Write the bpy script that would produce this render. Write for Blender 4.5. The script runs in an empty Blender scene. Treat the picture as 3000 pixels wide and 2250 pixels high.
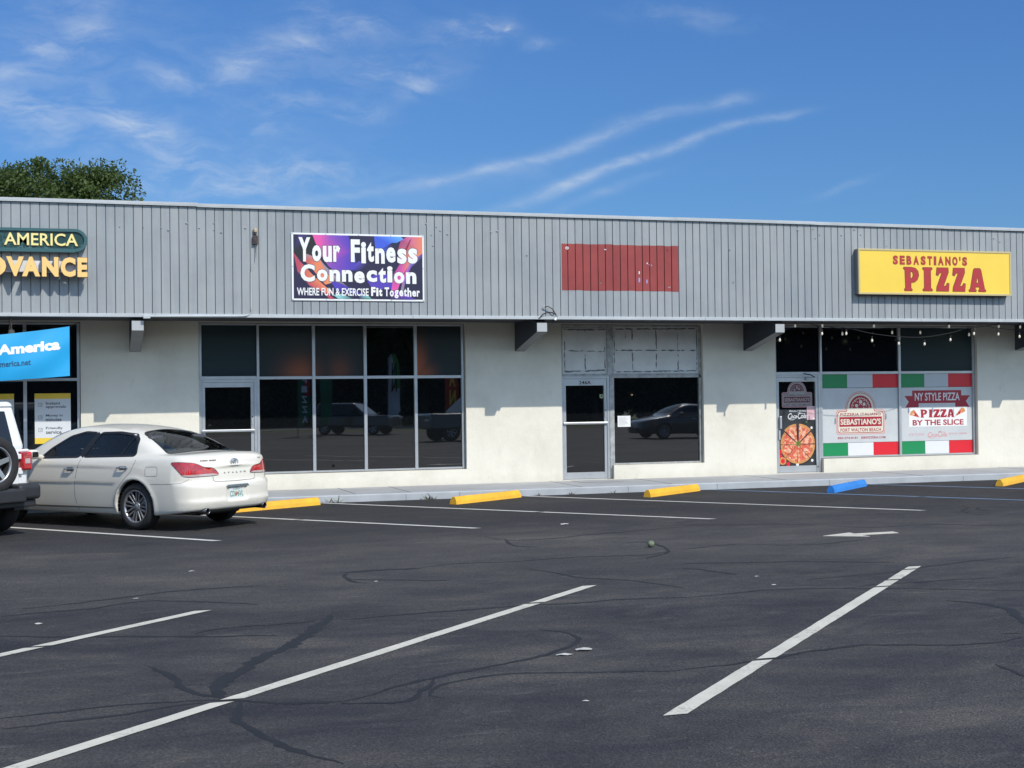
import bpy, bmesh, math, random
import numpy as np
from mathutils import Vector, Matrix, geometry
from bpy_extras import object_utils
random.seed(7)
rng = np.random.default_rng(11)
SC = bpy.context.scene
COL = SC.collection

# ------------------------------------------------------------------ camera
cam_d = bpy.data.cameras.new('camera')
cam_d.sensor_width = 36.0
cam_d.lens = 36.0 * 4016 / 3000
cam_d.clip_end = 2000
cam = bpy.data.objects.new('camera', cam_d)
COL.objects.link(cam)
_r, _u, _f = ((0.9546413, -0.2975063, -0.0122482), (0.0084890, -0.0139243, 0.9998670), (0.2976373, 0.9546183, 0.0107672))
cam.matrix_world = Matrix(((_r[0], _u[0], -_f[0], 0), (_r[1], _u[1], -_f[1], 0), (_r[2], _u[2], -_f[2], 1.8), (0, 0, 0, 1)))
SC.camera = cam

# ------------------------------------------------------------------ light
SUN = Vector((0.45, -1.0, 1.13)).normalized()
EL = math.asin(SUN.z)
sun_d = bpy.data.lights.new('sun', 'SUN')
sun_d.energy = 4.05
sun_d.angle = math.radians(0.53)
sun_d.color = (1.0, 0.945, 0.845)
sun = bpy.data.objects.new('sun', sun_d)
COL.objects.link(sun)
sun.rotation_euler = (-SUN).to_track_quat('-Z', 'Y').to_euler()

world = bpy.data.worlds.new('World')
SC.world = world
world.use_nodes = True
wt = world.node_tree
wt.nodes.clear()


def nd(t, kind, **kw):
    n = t.nodes.new(kind)
    for k, v in kw.items():
        setattr(n, k, v)
    return n


def lk(t, a, b):
    t.links.new(a, b)


def mth(t, op, a, b=None, c=None, clamp=False):
    n = t.nodes.new('ShaderNodeMath')
    n.operation = op
    n.use_clamp = clamp
    for i, v in enumerate((a, b, c)):
        if v is None:
            continue
        if isinstance(v, (int, float)):
            n.inputs[i].default_value = v
        else:
            t.links.new(v, n.inputs[i])
    return n.outputs[0]


sky = nd(wt, 'ShaderNodeTexSky', sky_type='NISHITA')
sky.sun_disc = False
sky.sun_elevation = EL
sky.sun_rotation = math.atan2(SUN.x, SUN.y)
sky.air_density = 1.0
sky.dust_density = 0.25
sky.ozone_density = 3.0
sky.altitude = 0
tc = nd(wt, 'ShaderNodeTexCoord')
sep = nd(wt, 'ShaderNodeSeparateXYZ')
lk(wt, tc.outputs['Generated'], sep.inputs[0])
yy = mth(wt, 'MAXIMUM', sep.outputs[1], 0.05)
ca = mth(wt, 'DIVIDE', sep.outputs[0], yy)
cb = mth(wt, 'DIVIDE', sep.outputs[2], yy)
comb = nd(wt, 'ShaderNodeCombineXYZ')
lk(wt, ca, comb.inputs[0])
lk(wt, cb, comb.inputs[1])
wn = nd(wt, 'ShaderNodeTexNoise')
wn.inputs['Scale'].default_value = 22
wn.inputs['Detail'].default_value = 5
lk(wt, comb.outputs[0], wn.inputs['Vector'])
wsub = nd(wt, 'ShaderNodeVectorMath', operation='SUBTRACT')
lk(wt, wn.outputs['Color'], wsub.inputs[0])
wsub.inputs[1].default_value = (0.5, 0.5, 0.5)
wsc = nd(wt, 'ShaderNodeVectorMath', operation='SCALE')
lk(wt, wsub.outputs[0], wsc.inputs[0])
wsc.inputs['Scale'].default_value = 0.024
wadd = nd(wt, 'ShaderNodeVectorMath', operation='ADD')
lk(wt, comb.outputs[0], wadd.inputs[0])
lk(wt, wsc.outputs[0], wadd.inputs[1])
CP = wadd.outputs[0]
wsc2 = nd(wt, 'ShaderNodeVectorMath', operation='SCALE')
lk(wt, wsub.outputs[0], wsc2.inputs[0])
wsc2.inputs['Scale'].default_value = 0.011
wadd2 = nd(wt, 'ShaderNodeVectorMath', operation='ADD')
lk(wt, comb.outputs[0], wadd2.inputs[0])
lk(wt, wsc2.outputs[0], wadd2.inputs[1])
CP2 = wadd2.outputs[0]
# streaky breakup
mapn = nd(wt, 'ShaderNodeMapping')
mapn.inputs['Rotation'].default_value = (0, 0, math.radians(-18))
mapn.inputs['Scale'].default_value = (20, 58, 1)
lk(wt, CP, mapn.inputs[0])
fine = nd(wt, 'ShaderNodeTexNoise')
fine.inputs['Scale'].default_value = 1.0
fine.inputs['Detail'].default_value = 9
fine.inputs['Roughness'].default_value = 0.64
fine.inputs['Distortion'].default_value = 0.35
lk(wt, mapn.outputs[0], fine.inputs['Vector'])
breakup = nd(wt, 'ShaderNodeMapRange', interpolation_type='SMOOTHSTEP')
lk(wt, fine.outputs[0], breakup.inputs[0])
for i, v in ((1, 0.34), (2, 0.72), (3, 0.12), (4, 1.10)):
    breakup.inputs[i].default_value = v
# clouds: (a, b) -> (a, b), half width, strength : wind-drawn streaks of cirrus, placed by direction
STREAKS = [
    ((0.130, 0.141), (0.300, 0.172), .0042, .34), ((0.240, 0.160), (0.365, 0.193), .0040, .46), ((0.330, 0.182), (0.430, 0.222), .0060, .52),
    ((0.40, 0.218), (0.480, 0.231), .0045, .34), ((0.475, 0.232), (0.525, 0.243), .0060, .40), ((0.21, 0.150), (0.38, 0.186), .013, .12),
    ((0.290, 0.138), (0.410, 0.184), .0060, .62), ((0.350, 0.163), (0.490, 0.214), .0046, .56), ((0.45, 0.203), (0.535, 0.226), .0035, .44), ((0.52, 0.222), (0.575, 0.235), .0035, .28),
    ((0.340, 0.142), (0.440, 0.179), .0045, .26), ((0.570, 0.160), (0.640, 0.186), .0040, .18),
    None,
    ((0.255, 0.275), (0.305, 0.288), .0085, .85), ((0.290, 0.277), (0.325, 0.281), .007, .45), ((0.32, 0.268), (0.355, 0.273), .005, .34), ((.31, .282), (.318, .283), .002, .5),
    ((-0.07, 0.252), (0.01, 0.242), .010, .60), ((-0.02, 0.262), (0.03, 0.257), .008, .46), ((-0.09, 0.214), (0.00, 0.196), .013, .66),
    ((0.00, 0.214), (0.07, 0.180), .013, .78), ((0.05, 0.198), (0.09, 0.176), .008, .44), ((-0.06, 0.192), (0.03, 0.178), .012, .40), ((-0.09, 0.236), (-0.02, 0.226), .007, .5),
    ((0.06, 0.166), (0.20, 0.176), .012, .34), ((0.03, 0.155), (0.13, 0.155), .006, .40), ((0.10, 0.158), (0.19, 0.168), .008, .32), ((.0, .165), (.12, .172), .016, .24),
    ((0.12, 0.262), (0.19, 0.268), .009, .50), ((0.15, 0.285), (0.22, 0.276), .008, .46), ((0.09, 0.236), (0.13, 0.255), .010, .46), ((0.04, .232), (.08, .226), .006, .36),
    ((0.19, 0.240), (0.27, 0.250), .010, .36), ((0.225, 0.226), (0.26, 0.243), .007, .44), ((0.12, 0.214), (0.17, 0.222), .008, .36), ((.17, .212), (.22, .216), .006, .34), ((.10, .196), (.15, .199), .006, .3), ((0.40, 0.305), (0.52, 0.302), .009, .24),
    ((-.05, .27), (.06, .285), .014, .30), ((-.06, .225), (.14, .245), .030, .14), ((.08, .25), (.28, .275), .030, .12), ((.02, .150), (.24, .160), .016, .20), ((.04, .20), (.26, .232), .034, .10)]
total = None
trails = None
for item in STREAKS:
    if item is None:
        trails, total = total, None
        continue
    A, B, w, st = item
    A, B = Vector(A), Vector(B)
    L = (B - A).length
    t = (B - A) / L
    n = Vector((-t.y, t.x))
    du = nd(wt, 'ShaderNodeVectorMath', operation='DOT_PRODUCT')
    PV = CP if trails is not None else CP2
    w = w if trails is not None else w * .85
    st = st if trails is not None else st * .85
    lk(wt, PV, du.inputs[0])
    du.inputs[1].default_value = (t.x / L, t.y / L, 0)
    dv = nd(wt, 'ShaderNodeVectorMath', operation='DOT_PRODUCT')
    lk(wt, PV, dv.inputs[0])
    dv.inputs[1].default_value = (n.x / w, n.y / w, 0)
    u = mth(wt, 'SUBTRACT', du.outputs['Value'], (A.dot(t) / L) + 0.5)
    v = mth(wt, 'SUBTRACT', dv.outputs['Value'], A.dot(n) / w)
    e = mth(wt, 'MULTIPLY_ADD', mth(wt, 'MULTIPLY', u, u), 5.2, mth(wt, 'MULTIPLY', v, v))
    g = mth(wt, 'EXPONENT', mth(wt, 'MULTIPLY', e, -1.0))
    total = mth(wt, 'MULTIPLY', g, st) if total is None else mth(wt, 'MULTIPLY_ADD', g, st, total)
cl = mth(wt, 'MULTIPLY', mth(wt, 'MULTIPLY', total, 0.66), breakup.outputs[0])
cl = mth(wt, 'ADD', cl, mth(wt, 'MULTIPLY', trails, mth(wt, 'MULTIPLY_ADD', breakup.outputs[0], 0.55, 0.25)))
front = mth(wt, 'GREATER_THAN', sep.outputs[1], 0.1)
cl = mth(wt, 'MULTIPLY', cl, front)
cl = mth(wt, 'MINIMUM', cl, 0.8)
SKY_TINT = nd(wt, 'ShaderNodeMixRGB', blend_type='MULTIPLY')
SKY_TINT.inputs[0].default_value = 1.0
lk(wt, sky.outputs[0], SKY_TINT.inputs[1])
# the lower sky of the photograph stays a clear blue: filter the haze band by elevation
elr = nd(wt, 'ShaderNodeValToRGB')
elr.color_ramp.elements[0].position = 0.10
elr.color_ramp.elements[0].color = (0.315, 0.505, 0.735, 1)
elr.color_ramp.elements[1].position = 0.32
elr.color_ramp.elements[1].color = (0.355, 0.60, 0.90, 1)
_e = elr.color_ramp.elements.new(0.50)
_e.color = (1.75, 1.70, 1.62, 1)
lk(wt, sep.outputs[2], elr.inputs[0])
side = nd(wt, 'ShaderNodeMapRange', interpolation_type='SMOOTHSTEP')
lk(wt, sep.outputs[1], side.inputs[0])
for i, v in ((1, 0.35), (2, -0.35), (3, 0.0), (4, 1.0)):
    side.inputs[i].default_value = v
tm = nd(wt, 'ShaderNodeMixRGB')
lk(wt, side.outputs[0], tm.inputs[0])
lk(wt, elr.outputs[0], tm.inputs[1])
tm.inputs[2].default_value = (1.95, 1.85, 1.70, 1)
lk(wt, tm.outputs[0], SKY_TINT.inputs[2])
cm = nd(wt, 'ShaderNodeMixRGB')
lk(wt, cl, cm.inputs[0])
lk(wt, SKY_TINT.outputs[0], cm.inputs[1])
cm.inputs[2].default_value = (4.9, 5.5, 6.2, 1)
bg = nd(wt, 'ShaderNodeBackground')
bg.inputs[1].default_value = 0.135
lk(wt, cm.outputs[0], bg.inputs[0])
wo = nd(wt, 'ShaderNodeOutputWorld')
lk(wt, bg.outputs[0], wo.inputs[0])

SC.view_settings.view_transform = 'Standard'
SC.view_settings.look = 'None'
SC.view_settings.exposure = 0.0
SC.view_settings.gamma = 1.0
SC.render.resolution_x, SC.render.resolution_y = 1024, 768
SC.cycles.max_bounces = 8
SC.cycles.transparent_max_bounces = 12
SC.cycles.caustics_reflective = False
SC.cycles.caustics_refractive = False

# ------------------------------------------------------------------ materials
MATS = {}


def mat(name, col, rough=0.6, metal=0.0, var=0.0, vscale=3.0, bump=0.0, bscale=60.0, spec=0.5, coat=0.0, ior=None, trans=0.0, stretch=None, space='Object'):
    if name in MATS:
        return MATS[name]
    m = bpy.data.materials.new(name)
    m.use_nodes = True
    t = m.node_tree
    b = t.nodes['Principled BSDF']
    b.inputs['Base Color'].default_value = (*col, 1)
    b.inputs['Roughness'].default_value = rough
    b.inputs['Metallic'].default_value = metal
    b.inputs['Specular IOR Level'].default_value = spec
    b.inputs['Coat Weight'].default_value = coat
    b.inputs['Transmission Weight'].default_value = trans
    if ior:
        b.inputs['IOR'].default_value = ior
    if var or bump:
        tcn = nd(t, 'ShaderNodeTexCoord')
        src = tcn.outputs[space]
        if stretch:
            mp = nd(t, 'ShaderNodeMapping')
            mp.inputs['Scale'].default_value = stretch
            lk(t, src, mp.inputs[0])
            src = mp.outputs[0]
    if var:
        n = nd(t, 'ShaderNodeTexNoise')
        n.inputs['Scale'].default_value = vscale
        n.inputs['Detail'].default_value = 6
        n.inputs['Roughness'].default_value = 0.62
        lk(t, src, n.inputs['Vector'])
        r = nd(t, 'ShaderNodeValToRGB')
        r.color_ramp.elements[0].position = 0.3
        r.color_ramp.elements[1].position = 0.7
        r.color_ramp.elements[0].color = (*[c * (1 - var) for c in col], 1)
        r.color_ramp.elements[1].color = (*[min(1, c * (1 + var * .6)) for c in col], 1)
        lk(t, n.outputs[0], r.inputs[0])
        lk(t, r.outputs[0], b.inputs['Base Color'])
    if bump:
        n2 = nd(t, 'ShaderNodeTexNoise')
        n2.inputs['Scale'].default_value = bscale
        n2.inputs['Detail'].default_value = 4
        lk(t, src, n2.inputs['Vector'])
        bp = nd(t, 'ShaderNodeBump')
        bp.inputs['Strength'].default_value = bump
        bp.inputs['Distance'].default_value = 0.02
        lk(t, n2.outputs[0], bp.inputs['Height'])
        lk(t, bp.outputs[0], b.inputs['Normal'])
    MATS[name] = m
    return m


def ramp(t, fac, stops, interp='LINEAR'):
    r = nd(t, 'ShaderNodeValToRGB')
    r.color_ramp.interpolation = interp
    while len(r.color_ramp.elements) < len(stops):
        r.color_ramp.elements.new(0.5)
    for e, (p, c) in zip(r.color_ramp.elements, stops):
        e.position = p
        e.color = (*c, 1)
    lk(t, fac, r.inputs[0])
    return r.outputs[0]


def noise(t, vec, scale, detail=5, rough=0.6, dist=0.0):
    n = nd(t, 'ShaderNodeTexNoise')
    n.inputs['Scale'].default_value = scale
    n.inputs['Detail'].default_value = detail
    n.inputs['Roughness'].default_value = rough
    n.inputs['Distortion'].default_value = dist
    if vec is not None:
        lk(t, vec, n.inputs['Vector'])
    return n.outputs[0]


def mapped(t, vec, scale=(1, 1, 1), rot=(0, 0, 0), loc=(0, 0, 0)):
    mp = nd(t, 'ShaderNodeMapping')
    mp.inputs['Scale'].default_value = scale
    mp.inputs['Rotation'].default_value = rot
    mp.inputs['Location'].default_value = loc
    lk(t, vec, mp.inputs[0])
    return mp.outputs[0]


def mix(t, fac, a, b, mode='MIX'):
    m = nd(t, 'ShaderNodeMixRGB', blend_type=mode)
    for i, v in enumerate((fac, a, b)):
        if isinstance(v, (int, float)):
            m.inputs[i].default_value = v
        elif isinstance(v, tuple):
            m.inputs[i].default_value = (*v, 1)
        else:
            lk(t, v, m.inputs[i])
    return m.outputs[0]


def newmat(name):
    m = bpy.data.materials.new(name)
    m.use_nodes = True
    t = m.node_tree
    MATS[name] = m
    return m, t, t.nodes['Principled BSDF'], nd(t, 'ShaderNodeTexCoord').outputs['Object']


def bumpn(t, b, h, strength, dist=0.02):
    bp = nd(t, 'ShaderNodeBump')
    bp.inputs['Strength'].default_value = strength
    bp.inputs['Distance'].default_value = dist
    lk(t, h, bp.inputs['Height'])
    lk(t, bp.outputs[0], b.inputs['Normal'])


# asphalt: sealed dark lot, worn lighter along the drive lane, fine aggregate
m, t, b, oc = newmat('asphalt')
sy = nd(t, 'ShaderNodeSeparateXYZ')
lk(t, oc, sy.inputs[0])
big = noise(t, mapped(t, oc, (0.22, 0.40, 1), (0, 0, 0.25)), 1.0, 6, 0.62)
base = ramp(t, big, [(0.36, (0.031, 0.030, 0.033)), (0.46, (0.043, 0.041, 0.042)), (0.55, (0.055, 0.052, 0.051)), (0.66, (0.078, 0.073, 0.068))])
patch = ramp(t, noise(t, mapped(t, oc, (0.9, 1.7, 1), (0, 0, -0.5)), 1.0, 7, 0.68, 0.6), [(0.38, (0.70, 0.71, 0.78)), (0.5, (1, 1, 1)), (0.62, (1.34, 1.30, 1.22))])
base = mix(t, 1.0, base, patch, 'MULTIPLY')
lane = ramp(t, mth(t, 'MULTIPLY_ADD', noise(t, oc, 0.45, 4), 0.14, mth(t, 'MULTIPLY', sy.outputs[1], 1 / 30)),
            [(0.46, (0, 0, 0)), (0.55, (1, 1, 1)), (0.62, (.8, .8, .8)), (0.70, (0, 0, 0))])
base = mix(t, mth(t, 'MULTIPLY', lane, 0.42), base, (0.078, 0.075, 0.069))
farz = ramp(t, mth(t, 'MULTIPLY_ADD', noise(t, oc, 0.6, 4), 0.06, mth(t, 'MULTIPLY', sy.outputs[1], 1 / 30)), [(0.585, (0, 0, 0)), (0.68, (1, 1, 1))])
base = mix(t, mth(t, 'MULTIPLY', farz, 0.72), base, (0.029, 0.029, 0.031))
fine_ = noise(t, oc, 48, 4, 0.75)
speck = nd(t, 'ShaderNodeTexVoronoi')
speck.inputs['Scale'].default_value = 70
lk(t, oc, speck.inputs['Vector'])
grit = ramp(t, speck.outputs['Color'], [(0.0, (0.55, 0.55, 0.57)), (0.55, (0.95, 0.95, 0.95)), (0.86, (1.25, 1.24, 1.22)), (1.0, (2.1, 2.05, 1.95))])
base = mix(t, 1.0, base, ramp(t, fine_, [(0.28, (0.55, 0.55, 0.56)), (0.5, (1, 1, 1)), (0.72, (1.5, 1.48, 1.45))]), 'MULTIPLY')
base = mix(t, 0.8, base, grit, 'MULTIPLY')
scuff = ramp(t, noise(t, mapped(t, oc, (1.3, 5.0, 1), (0, 0, -0.35)), 1.0, 8, 0.7), [(0.59, (0, 0, 0)), (0.74, (1, 1, 1))])
base = mix(t, mth(t, 'MULTIPLY', scuff, 0.42), base, (0.19, 0.18, 0.155))
chip = ramp(t, noise(t, mapped(t, oc, (3.2, 4.6, 1)), 1.0, 5, 0.6), [(0.735, (0, 0, 0)), (0.77, (1, 1, 1))])
base = mix(t, mth(t, 'MULTIPLY', chip, 0.5), base, (0.24, 0.225, 0.19))
oil = ramp(t, noise(t, oc, 1.0, 5, 0.6), [(0.63, (0, 0, 0)), (0.72, (1, 1, 1))])
base = mix(t, mth(t, 'MULTIPLY', oil, 0.38), base, (0.024, 0.024, 0.027))
lk(t, base, b.inputs['Base Color'])
b.inputs['Roughness'].default_value = 0.82
b.inputs['Specular IOR Level'].default_value = 0.3
bumpn(t, b, mth(t, 'ADD', fine_, speck.outputs['Distance']), 0.7, 0.012)

m, t, b, oc = newmat('crack_seal')
cg = ramp(t, noise(t, oc, 60, 3, 0.7), [(0.3, (0.75, 0.75, 0.75)), (0.7, (1.25, 1.25, 1.25))])
lk(t, mix(t, 1.0, ramp(t, noise(t, oc, 6, 5, 0.7), [(0.38, (0.006, 0.006, 0.0065)), (0.58, (0.010, 0.010, 0.0105)), (0.74, (0.022, 0.022, 0.022))]), cg, 'MULTIPLY'), b.inputs['Base Color'])
b.inputs['Roughness'].default_value = 0.75


def paintmat(name, col, wear=0.5, under=(0.075, 0.073, 0.072), rough=0.7):
    m, t, b, oc = newmat(name)
    n1 = noise(t, oc, 28, 6, 0.7)
    n2 = noise(t, oc, 1.3, 3, 0.6)
    k = ramp(t, mth(t, 'MULTIPLY_ADD', n2, 0.5, mth(t, 'MULTIPLY', n1, 0.75)), [(0.74 - 0.06 * wear, (0, 0, 0)), (0.92 - 0.12 * wear, (1, 1, 1))])
    c = mix(t, 1.0, col, ramp(t, noise(t, oc, 5, 5), [(0.3, (0.84, 0.84, 0.83)), (0.7, (1.06, 1.06, 1.05))]), 'MULTIPLY')
    lk(t, mix(t, mth(t, 'MULTIPLY', k, 0.7 * wear), c, under), b.inputs['Base Color'])
    b.inputs['Roughness'].default_value = rough
    bumpn(t, b, noise(t, oc, 90, 3), 0.3, 0.006)
    return m


paintmat('line_white', (0.56, 0.53, 0.45), 0.95)
paintmat('line_white_far', (0.58, 0.565, 0.52), 0.6)
paintmat('line_blue', (0.17, 0.26, 0.40), 0.6)
paintmat('stop_yellow', (0.78, 0.42, 0.028), 0.62, (0.34, 0.27, 0.16), 0.55)
paintmat('stop_blue', (0.018, 0.20, 0.62), 0.5, (0.05, 0.12, 0.25), 0.5)

# stucco wall
m, t, b, oc = newmat('stucco')
st = noise(t, oc, 0.9, 6, 0.65)
pw = ramp(t, st, [(0.34, (0.645, 0.612, 0.522)), (0.55, (0.735, 0.700, 0.603)), (0.75, (0.765, 0.732, 0.638))])
sp = ramp(t, noise(t, mapped(t, oc, (4, 4, 2.4)), 1.0, 7, 0.72), [(0.58, (0, 0, 0)), (0.74, (1, 1, 1))])
pw = mix(t, mth(t, 'MULTIPLY', sp, 0.42), pw, (0.49, 0.47, 0.42))
sx = nd(t, 'ShaderNodeSeparateXYZ')
lk(t, oc, sx.inputs[0])
low = ramp(t, mth(t, 'MULTIPLY_ADD', noise(t, oc, 5, 4), 0.22, sx.outputs[2]), [(0.17, (1, 1, 1)), (0.42, (0, 0, 0))])
run = ramp(t, noise(t, mapped(t, oc, (7, 7, 0.5)), 1.0, 5, 0.65), [(0.64, (0, 0, 0)), (0.76, (1, 1, 1))])
pw = mix(t, mth(t, 'MULTIPLY', run, 0.16), pw, (0.42, 0.41, 0.36))
pw = mix(t, mth(t, 'MULTIPLY', low, 0.42), pw, (0.47, 0.44, 0.37))
lk(t, pw, b.inputs['Base Color'])
b.inputs['Roughness'].default_value = 0.85
bumpn(t, b, mth(t, 'ADD', noise(t, oc, 45, 5, 0.65), mth(t, 'MULTIPLY', noise(t, oc, 6, 3), 1.4)), 0.35, 0.012)

# grey painted siding
m, t, b, oc = newmat('siding_grey')
v1 = noise(t, mapped(t, oc, (6.5, 1, 0.35)), 1.0, 4, 0.6)
v2 = noise(t, oc, 1.1, 5, 0.62)
gw = ramp(t, mth(t, 'MULTIPLY_ADD', v2, 0.5, mth(t, 'MULTIPLY', v1, 0.5)), [(0.38, (0.248, 0.272, 0.291)), (0.50, (0.285, 0.308, 0.324)), (0.62, (0.312, 0.333, 0.345))])
drip = ramp(t, noise(t, mapped(t, oc, (9, 1, 0.28)), 1.0, 6, 0.7), [(0.60, (0, 0, 0)), (0.74, (1, 1, 1))])
gw = mix(t, mth(t, 'MULTIPLY', drip, 0.30), gw, (0.23, 0.235, 0.235))
lap = ramp(t, noise(t, mapped(t, oc, (0.55, 1, 0.2)), 1.0, 3, 0.5), [(0.38, (0.93, 0.95, 0.97)), (0.62, (1.05, 1.04, 1.03))])
gw = mix(t, 1.0, gw, lap, 'MULTIPLY')
lk(t, gw, b.inputs['Base Color'])
b.inputs['Roughness'].default_value = 0.6
bumpn(t, b, mth(t, 'ADD', noise(t, mapped(t, oc, (60, 60, 4)), 1.0, 4), noise(t, oc, 14, 4)), 0.22, 0.008)

m, t, b, oc = newmat('old_red_paint')
rr = ramp(t, noise(t, oc, 1.6, 6, 0.65), [(0.35, (0.235, 0.034, 0.034)), (0.6, (0.295, 0.046, 0.043)), (0.8, (0.31, 0.065, 0.06))])
fl = ramp(t, noise(t, oc, 9, 5, 0.7), [(0.72, (0, 0, 0)), (0.76, (1, 1, 1))])
lk(t, mix(t, mth(t, 'MULTIPLY', fl, 0.2), rr, (0.40, 0.27, 0.27)), b.inputs['Base Color'])
b.inputs['Roughness'].default_value = 0.65

mat('groove_dark', (0.135, 0.145, 0.155), 0.8)
mat('trim_light', (0.46, 0.49, 0.51), 0.45, var=0.12, vscale=2.5)
mat('coping_metal', (0.44, 0.465, 0.48), 0.42, var=0.14, vscale=1.7)
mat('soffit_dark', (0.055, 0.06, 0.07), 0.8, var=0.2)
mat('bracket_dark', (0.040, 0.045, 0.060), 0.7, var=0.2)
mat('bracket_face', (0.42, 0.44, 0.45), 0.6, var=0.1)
mat('roof_gravel', (0.35, 0.34, 0.32), 0.9, var=0.3, vscale=20)
mat('aluminium', (0.50, 0.52, 0.54), 0.38, metal=0.55, var=0.10, vscale=4)
mat('aluminium_worn', (0.40, 0.41, 0.40), 0.55, metal=0.3, var=0.35, vscale=9)
mat('sidewalk', (0.35, 0.36, 0.37), 0.8, var=0.14, vscale=1.4, bump=0.15, bscale=70)
mat('kerb_face', (0.40, 0.425, 0.445), 0.7, var=0.16, vscale=2.2, bump=0.15, bscale=50)
mat('joint_dark', (0.16, 0.165, 0.17), 0.9)
mat('grass', (0.055, 0.085, 0.022), 0.9, var=0.5, vscale=2, bump=0.6, bscale=50)
mat('tarmac_far', (0.10, 0.098, 0.095), 0.85, var=0.2, vscale=1)
mat('white_vinyl', (0.72, 0.73, 0.74), 0.35, var=0.05)
mat('white_paint', (0.80, 0.80, 0.79), 0.45, var=0.04)
mat('black_plastic', (0.012, 0.012, 0.014), 0.5)
mat('black_rubber', (0.018, 0.018, 0.019), 0.8, var=0.3, vscale=30)
mat('tape_dark', (0.17, 0.175, 0.18), 0.75, var=0.35, vscale=14)
mat('board_grey', (0.68, 0.68, 0.66), 0.7, var=0.12, vscale=3)


def darkglass(name, col, ior=1.75, rough=0.012, wave=0.0011):
    m, t, b, oc = newmat(name)
    b.inputs['Base Color'].default_value = (*col, 1)
    b.inputs['Roughness'].default_value = rough
    b.inputs['IOR'].default_value = ior
    bumpn(t, b, noise(t, oc, 1.1, 1), wave, 0.5)
    return m


darkglass('glass_dark', (0.006, 0.007, 0.008), 2.5)
darkglass('glass_teal', (0.032, 0.050, 0.056), 1.45, 0.14, 0.0)
darkglass('glass_black', (0.006, 0.008, 0.011), 1.5, 0.03, 0.0)


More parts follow.
